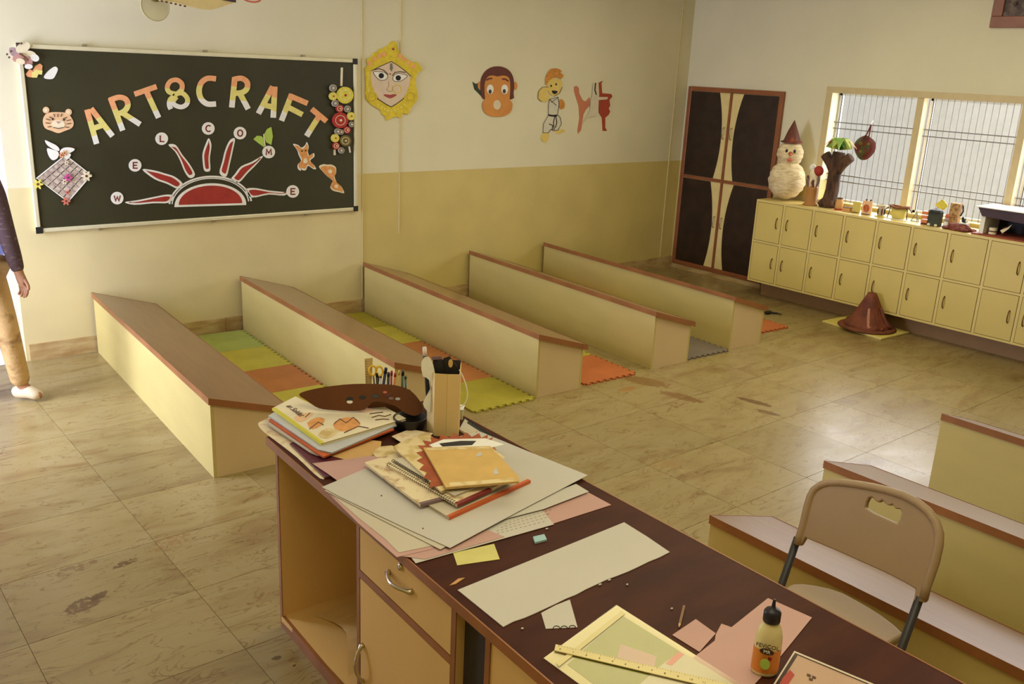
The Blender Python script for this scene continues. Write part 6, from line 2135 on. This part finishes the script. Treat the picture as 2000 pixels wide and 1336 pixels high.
for u, v_, m in ((.03, .02, M_QG), (-.02, -.03, M_MBR), (-.045, .02, M_QG), (.02, -.05, M_QG)):
    out('patch', B().ball(pc + Vector((-.022, u, v_)), (.006, .018, .016), 8, 6), m, parent=t, smooth=True)

# ================================================================== VOLCANO ON THE FLOOR
vb = [at_z((1606, 630), 0), at_z((1720, 665), 0), at_z((1775, 652), 0)]
v4 = vb[0] + vb[2] - vb[1]
vc = (vb[0] + vb[2]) / 2 + Vector((-.03, -.03, 0))
t = thing('volcano_model', 'brown clay volcano model on a round brown base by the lockers', 'volcano model', Vector((vc.x, vc.y, .0185)))
bdv = thing('yellow_board', 'square yellow board on the floor under the clay volcano', 'board', Vector((vc.x, vc.y, 0)))
out('board', B().prism([p + Vector((0, 0, .018)) for p in (vb[0], vb[1], vb[2], v4)], (0, 0, -.017)), M_YC, parent=bdv)
out('board_edge', B().tube([p + Vector((0, 0, .014)) for p in (vb[0], vb[1], vb[2], v4)], .004, 6, closed=True), M_CREAM, parent=bdv, label='pale board edge')
M_VOLC = mat('brick brown clay', (122, 64, 42), .75, rgb2=(92, 46, 34), scale=9, fac=(.4, .65), bump=.8, bscale=22)
b = B()
b.lathe([(.0, .285), (.024, .300), (.036, .300), (.05, .272), (.075, .222), (.10, .165), (.135, .10), (.175, .045), (.20, .03), (.195, .0)], Vector((vc.x, vc.y, .03)), 26)
for v_ in b.bm.verts:
    a = math.atan2(v_.co.y - vc.y, v_.co.x - vc.x)
    k_ = 1 + .07 * math.sin(a * 5 + 1) + .06 * noise.noise(v_.co * 16)
    v_.co.x = vc.x + (v_.co.x - vc.x) * k_
    v_.co.y = vc.y + (v_.co.y - vc.y) * k_
out('cone', b, M_VOLC, parent=t, smooth=True)
b = B()
b.lathe([(0, .0190), (.235, .0190), (.245, .03), (.225, .04), (.1, .042), (0, .042)], Vector((vc.x, vc.y, 0)), 30)
out('round_base', b, mat('dark clay base', (112, 62, 40), .8, var=.15, scale=12, bump=.5, bscale=40), parent=t, smooth=True)
for a, z_ in ((3.6, .21), (4.2, .18), (5.0, .17), (4.7, .22)):
    p = [Vector((vc.x + r_ * math.cos(a + .05 * i), vc.y + r_ * math.sin(a + .05 * i), zz_)) for i, (r_, zz_) in enumerate(((.10, z_), (.13, z_ - .07), (.17, z_ - .14), (.20, .06)))]
    out('lava_ridge', B().tube(p, [.010, .014, .014, .018], 7), flat('pale pinkish clay', (178, 122, 96), .8) if a == 3.6 else M_VOLC, parent=t, smooth=True, label='pale lava trickle' if a == 3.6 else None)
t = thing('black_scrap', 'small black crumpled scrap on the floor beyond the last desk', 'scrap', at_z((1500, 613), 0))
c = at_z((1500, 613), 0)
out('paper', B().ball(c + Vector((0, 0, .016)), (.05, .03, .016), 8, 5), M_BLACK, parent=t)
out('tail', B().tube([c + Vector((.03, -.02, .01)), c + Vector((.06, -.06, .012)), c + Vector((.07, -.10, .006))], [.01, .008, .003], 6), M_BLACK, parent=t)

# ================================================================== PICTURE HIGH ON THE RIGHT WALL
xq = RIGHT - 0.03
pL = at_x((1931, 54), xq)
pf_ = thing('relief_picture', 'brown framed relief picture high on the right wall above the window', 'picture', (RIGHT - .005, pL.y - .42, pL.z))
Y1, Y0, Z0, Z1 = pL.y, pL.y - .84, pL.z, pL.z + .60
M_PFR = mat('reddish picture frame', (140, 92, 70), .5, var=.12)
for a, c in (((Y0, Z0), (Y1, Z0 + .085)), ((Y0, Z1 - .085), (Y1, Z1)), ((Y0, Z0 + .085), (Y0 + .085, Z1 - .085)), ((Y1 - .085, Z0 + .085), (Y1, Z1 - .085))):
    out('frame_rail', B().box((xq, a[0], a[1]), (RIGHT - .001, c[0], c[1])), M_PFR, parent=pf_, bevel=.005)
M_REL = mat('grey brown relief', (112, 94, 80), .6, rgb2=(72, 56, 48), scale=20, fac=(.4, .6), bump=.6, bscale=40)
out('panel', B().box((xq + .016, Y0 + .085, Z0 + .085), (RIGHT - .002, Y1 - .085, Z1 - .085)), M_REL, parent=pf_)
for i in range(26):
    a = i * .62
    r_ = .02 + .0075 * i
    p = Vector((xq + .014, Y1 - .28 + r_ * math.cos(a), Z0 + .27 + r_ * .8 * math.sin(a)))
    if Y0 + .1 < p.y < Y1 - .1 and Z0 + .1 < p.z < Z1 - .1:
        out('relief_boss', B().ball(p, (.010, .018, .016), 8, 6), M_REL, parent=pf_, smooth=True)

# ================================================================== MOBILE HANGING FROM THE CEILING
YM_ = 6.05
cm = at_y((415, 2), YM_)
t = thing('hanging_boat', 'cream card boat shape hanging above the chalkboard at the top edge', 'hanging craft', cm)
hull = smooth_open([(330, -14), (318, 0), (340, 4), (372, 12), (405, 19), (422, 17), (440, 11), (458, 4), (462, -14)], 3)
b = B(); b.prism([at_y(p, YM_ - .05) for p in hull], (0, .10, .004))
out('hull', b, mat('cream card hull', (216, 194, 132), .7, var=.06, scale=14), parent=t)
out('dark_sail', B().prism([at_y(p, YM_ - .06) for p in ((415, -14), (436, 0), (461, 5), (461, -14))], (0, .008, 0)), M_PUR, parent=t, label='dark purple edge')
out('loop', B().tube([at_y(p, YM_ - .02) for p in smooth_closed([(474, -4), (484, 2), (497, 4), (508, 1), (508, -8), (484, -10)], 2)], .006, 6, closed=True), M_SALM, parent=t, smooth=True, label='salmon paper loop')
out('loop_arm', B().tube([at_y((462, -8), YM_ - .02), at_y((474, -4), YM_ - .02)], .004, 6), M_SALM, parent=t)
for px in ((340, -10), (450, -10)):
    a = at_y(px, YM_)
    out('string', B().tube([a, Vector((a.x, a.y, CEIL))], .0015, 5), M_BROWNP, parent=t)
for i in range(6):
    p = at_y((316 + 9 * i, 2 + 2 * i), YM_ - .054)
    out('stitch', B().ball(p, (.009, .004, .006), 6, 4), M_BROWNP, parent=t)
cd_ = at_y((303, 12), YM_ + .1)
t = thing('hanging_disc', 'pale round paper plate hanging left of the card boat', 'hanging craft', cd_)
rD = (at_y((330, 12), YM_ + .1) - cd_).length
b = B(); b.prism([cd_ + Vector((rD * math.cos(a), 0, rD * math.sin(a))) for a in [2 * math.pi * i / 32 for i in range(32)]], (0, .004, 0))
out('plate', b, flat('pale olive paper plate', (200, 192, 150), .8), parent=t)
out('plate_rim', B().tube([cd_ + Vector((rD * math.cos(a), .002, rD * math.sin(a))) for a in [2 * math.pi * i / 32 for i in range(32)]], .004, 6, closed=True), flat('darker plate rim', (184, 174, 132), .8), parent=t, smooth=True)
out('string', B().tube([cd_ + Vector((0, 0, rD)), Vector((cd_.x, cd_.y, CEIL))], .0015, 5), M_BROWNP, parent=t)
out('knot', B().ball(cd_ + Vector((0, -.008, rD * .45)), (.03, .007, .014), 8, 6), M_QG, parent=t, smooth=True)

# ================================================================== PERSON COMING THROUGH THE DOORWAY
fwd = Vector((.45, -.89, 0)).normalized()
lft = Vector((-fwd.y, fwd.x, 0))           # the person's left = right in the photo
UP = Vector((0, 0, 1))
pel = Vector((.905, 5.90, .86))
hipL, hipR = pel + lft * .085 - UP * .03, pel - lft * .085 - UP * .03
kneeL = Vector((1.030, 5.83, .455)); ankL = Vector((1.075, 5.845, .085))
kneeR = Vector((.855, 5.86, .46)); ankR = Vector((.79, 6.02, .12))
chest = pel + UP * .38 + fwd * .01
neck = pel + UP * .53 + fwd * .015
shL, shR = chest + lft * .165 + UP * .095, chest - lft * .165 + UP * .095
elL, wrL = at_y((11, 452), 5.80), at_y((38, 536), 5.76)
elR, wrR = shR - UP * .26 - lft * .05 - fwd * .04, shR - UP * .46 - lft * .04 + fwd * .10
toeL = ankL + fwd * .125 + lft * .03 - UP * .055; heelL = ankL - fwd * .05 - UP * .045
toeR = ankR + fwd * .12 - UP * .085; heelR = ankR - fwd * .05 - UP * .02


def skin(name, verts, edges, m, parent, subd=2, root=0, label=None):
    me = bpy.data.meshes.new(name + '_source')
    me.from_pydata([v_[0] for v_ in verts], edges, [])
    o = bpy.data.objects.new(name + '_source', me)
    COL.objects.link(o)
    md = o.modifiers.new('skin', 'SKIN')
    md.use_smooth_shade = True
    for i, v_ in enumerate(verts):
        r_ = v_[1]
        me.skin_vertices[0].data[i].radius = r_ if isinstance(r_, tuple) else (r_, r_)
        me.skin_vertices[0].data[i].use_root = (i == root)
    sd = o.modifiers.new('subd', 'SUBSURF')
    sd.levels = sd.render_levels = subd
    bpy.context.view_layer.update()
    nm = bpy.data.meshes.new_from_object(o.evaluated_get(bpy.context.evaluated_depsgraph_get()))
    bpy.data.objects.remove(o)
    nm.materials.clear(); nm.materials.append(m)
    nm.transform(gloc(parent).inverted())
    for p in nm.polygons:
        p.use_smooth = True
    q = bpy.data.objects.new(name, nm)
    COL.objects.link(q)
    q.parent = parent
    if label: q['label'] = label
    return q


pn = thing('person', 'person walking in at the left edge, dark purple brown shirt, khaki trousers, pale shoes', 'person', (.93, 5.88, 0))
M_SKIN = mat('brown skin', (158, 110, 76), .55, var=.05, scale=20)
V, Ed = [], []


def add(p, r_, *links):
    V.append((Vector(p), r_))
    for k_ in links:
        Ed.append((k_, len(V) - 1))
    return len(V) - 1


i0 = add(pel, (.135, .10))
i1 = add(pel + UP * .17, (.125, .09), i0)
i2 = add(chest, (.15, .10), i1)
i3 = add(neck, (.055, .055), i2)
i4 = add(neck + UP * .075 + fwd * .01, (.052, .052), i3)
i5 = add(neck + UP * .15 + fwd * .025, (.078, .088), i4)
i6 = add(neck + UP * .235 + fwd * .015, (.062, .075), i5)
for hp, kn, an, to, he in ((hipL, kneeL, ankL, toeL, heelL), (hipR, kneeR, ankR, toeR, heelR)):
    a = add(hp, .085, i0)
    c = add(kn, .055, a)
    c2_ = add(kn.lerp(an, .3), .052, c)
    d = add(an, .036, c2_)
    add(to, (.026, .018), d)
for sh, el, wr in ((shL, elL, wrL), (shR, elR, wrR)):
    a = add(sh, .058, i2)
    c = add(el, .041, a)
    d = add(wr, .026, c)
    hd_ = (wr - el).normalized()
    thumbdir = fwd
    side = hd_.cross(fwd).normalized()
    kn0 = wr + hd_ * .055 + fwd * .006
    pm = add(wr + hd_ * .045, (.034, .02), d)
    for fi, (off, ln) in enumerate(((.027, .062), (.009, .070), (-.009, .066), (-.026, .052))):
        b0 = add(wr + hd_ * .078 + fwd * off, .0098, pm)
        b1 = add(wr + hd_ * (.078 + ln * .45) + fwd * (off + .004) + side * .010, .0088, b0)
        add(wr + hd_ * (.078 + ln * .75) + fwd * (off + .004) + side * .032, .0078, b1)
    th0 = add(wr + hd_ * .03 + fwd * .034, .0115, pm)
    th1 = add(wr + hd_ * .058 + fwd * .056 + side * .008, .0098, th0)
    add(wr + hd_ * .084 + fwd * .060 + side * .018, .0085, th1)
out_body = skin('body', V, Ed, M_SKIN, pn, 2, 0)
# face
hc = neck + UP * .175 + fwd * .02
for s in (-1, 1):
    out('eye', B().ball(hc + fwd * .083 + lft * .03 * s + UP * .012, .011, 8, 6), M_WHITE, parent=pn, smooth=True)
    out('ear', B().ball(hc + lft * .082 * s - fwd * .005, (.012, .02, .03), 8, 6), M_SKIN, parent=pn, smooth=True)
out('nose', B().tube([hc + fwd * .086 + UP * .01, hc + fwd * .108 - UP * .025], [.008, .015], 8), M_SKIN, parent=pn, smooth=True)
out('mouth', B().ball(hc + fwd * .085 - UP * .055, (.022, .012, .006), 8, 6), flat('lips', (140, 80, 66), .6), parent=pn, smooth=True)
b = B(); b.ball(hc + UP * .045 - fwd * .012, (.094, .098, .09), 16, 10)
bmesh.ops.bisect_plane(b.bm, geom=list(b.bm.verts) + list(b.bm.edges) + list(b.bm.faces), plane_co=hc + UP * .03 + fwd * .05, plane_no=(UP * -.8 + fwd * .6), clear_outer=True)
out('hair', b, flat('black hair', (26, 22, 20), .6), parent=pn, smooth=True)
# clothes
M_SHIRT = mat('dark purple brown shirt cloth', (74, 52, 52), .8, rgb2=(112, 92, 88), scale=30, stretch=(1, 1, 2.4), fac=(.56, .72), bump=.35, bscale=24)
V, Ed = [], []
a0 = add(pel - UP * .02, (.150, .115)); a1 = add(pel + UP * .17, (.142, .108), a0); a2 = add(chest, (.168, .118), a1); add(neck - UP * .025, (.075, .07), a2)
for sh, el, wr in ((shL, elL, wrL), (shR, elR, wrR)):
    a = add(sh, .070, a2); c = add(sh.lerp(el, .55), .060, a); d = add(el, .054, c); e = add(el.lerp(wr, .55), .047, d); add(el.lerp(wr, .96), .036, e)
skin('shirt', V, Ed, M_SHIRT, pn, 2, 0, 'dark purple brown long sleeved shirt')
M_TROU = mat('khaki trouser cloth', (190, 154, 100), .85, rgb2=(128, 90, 50), scale=9, stretch=(1, 1, 1.6), fac=(.52, .7), bump=1.0, bscale=13)
V, Ed = [], []
a0 = add(pel + UP * .0, (.146, .108))
for hp, kn, an in ((hipL, kneeL, ankL), (hipR, kneeR, ankR)):
    a = add(hp - UP * .03, .098, a0); c = add(hp.lerp(kn, .6), .080, a); d = add(kn, .068, c); e = add(kn.lerp(an, .5), .062, d); add(an + UP * .0, .058, e)
skin('trousers', V, Ed, M_TROU, pn, 2, 0, 'khaki trousers')
out('belt', B().lathe([(.118, -.016), (.124, 0), (.118, .018)], pel + UP * .045, 24, sx=1.2, sy=.95), M_BLACK, parent=pn, smooth=True)
M_SHOE = flat('pale beige shoe', (206, 186, 150), .6)
for an, to, he in ((ankL, toeL, heelL), (ankR, toeR, heelR)):
    V, Ed = [], []
    s0_ = add(an - UP * .02, (.048, .046)); s1_ = add(an.lerp(to, .5) - UP * .005, (.048, .040), s0_); add(to, (.042, .028), s1_); add(he, (.042, .034), s0_)
    skin('shoe', V, Ed, M_SHOE, pn, 2, 0, 'pale shoe')
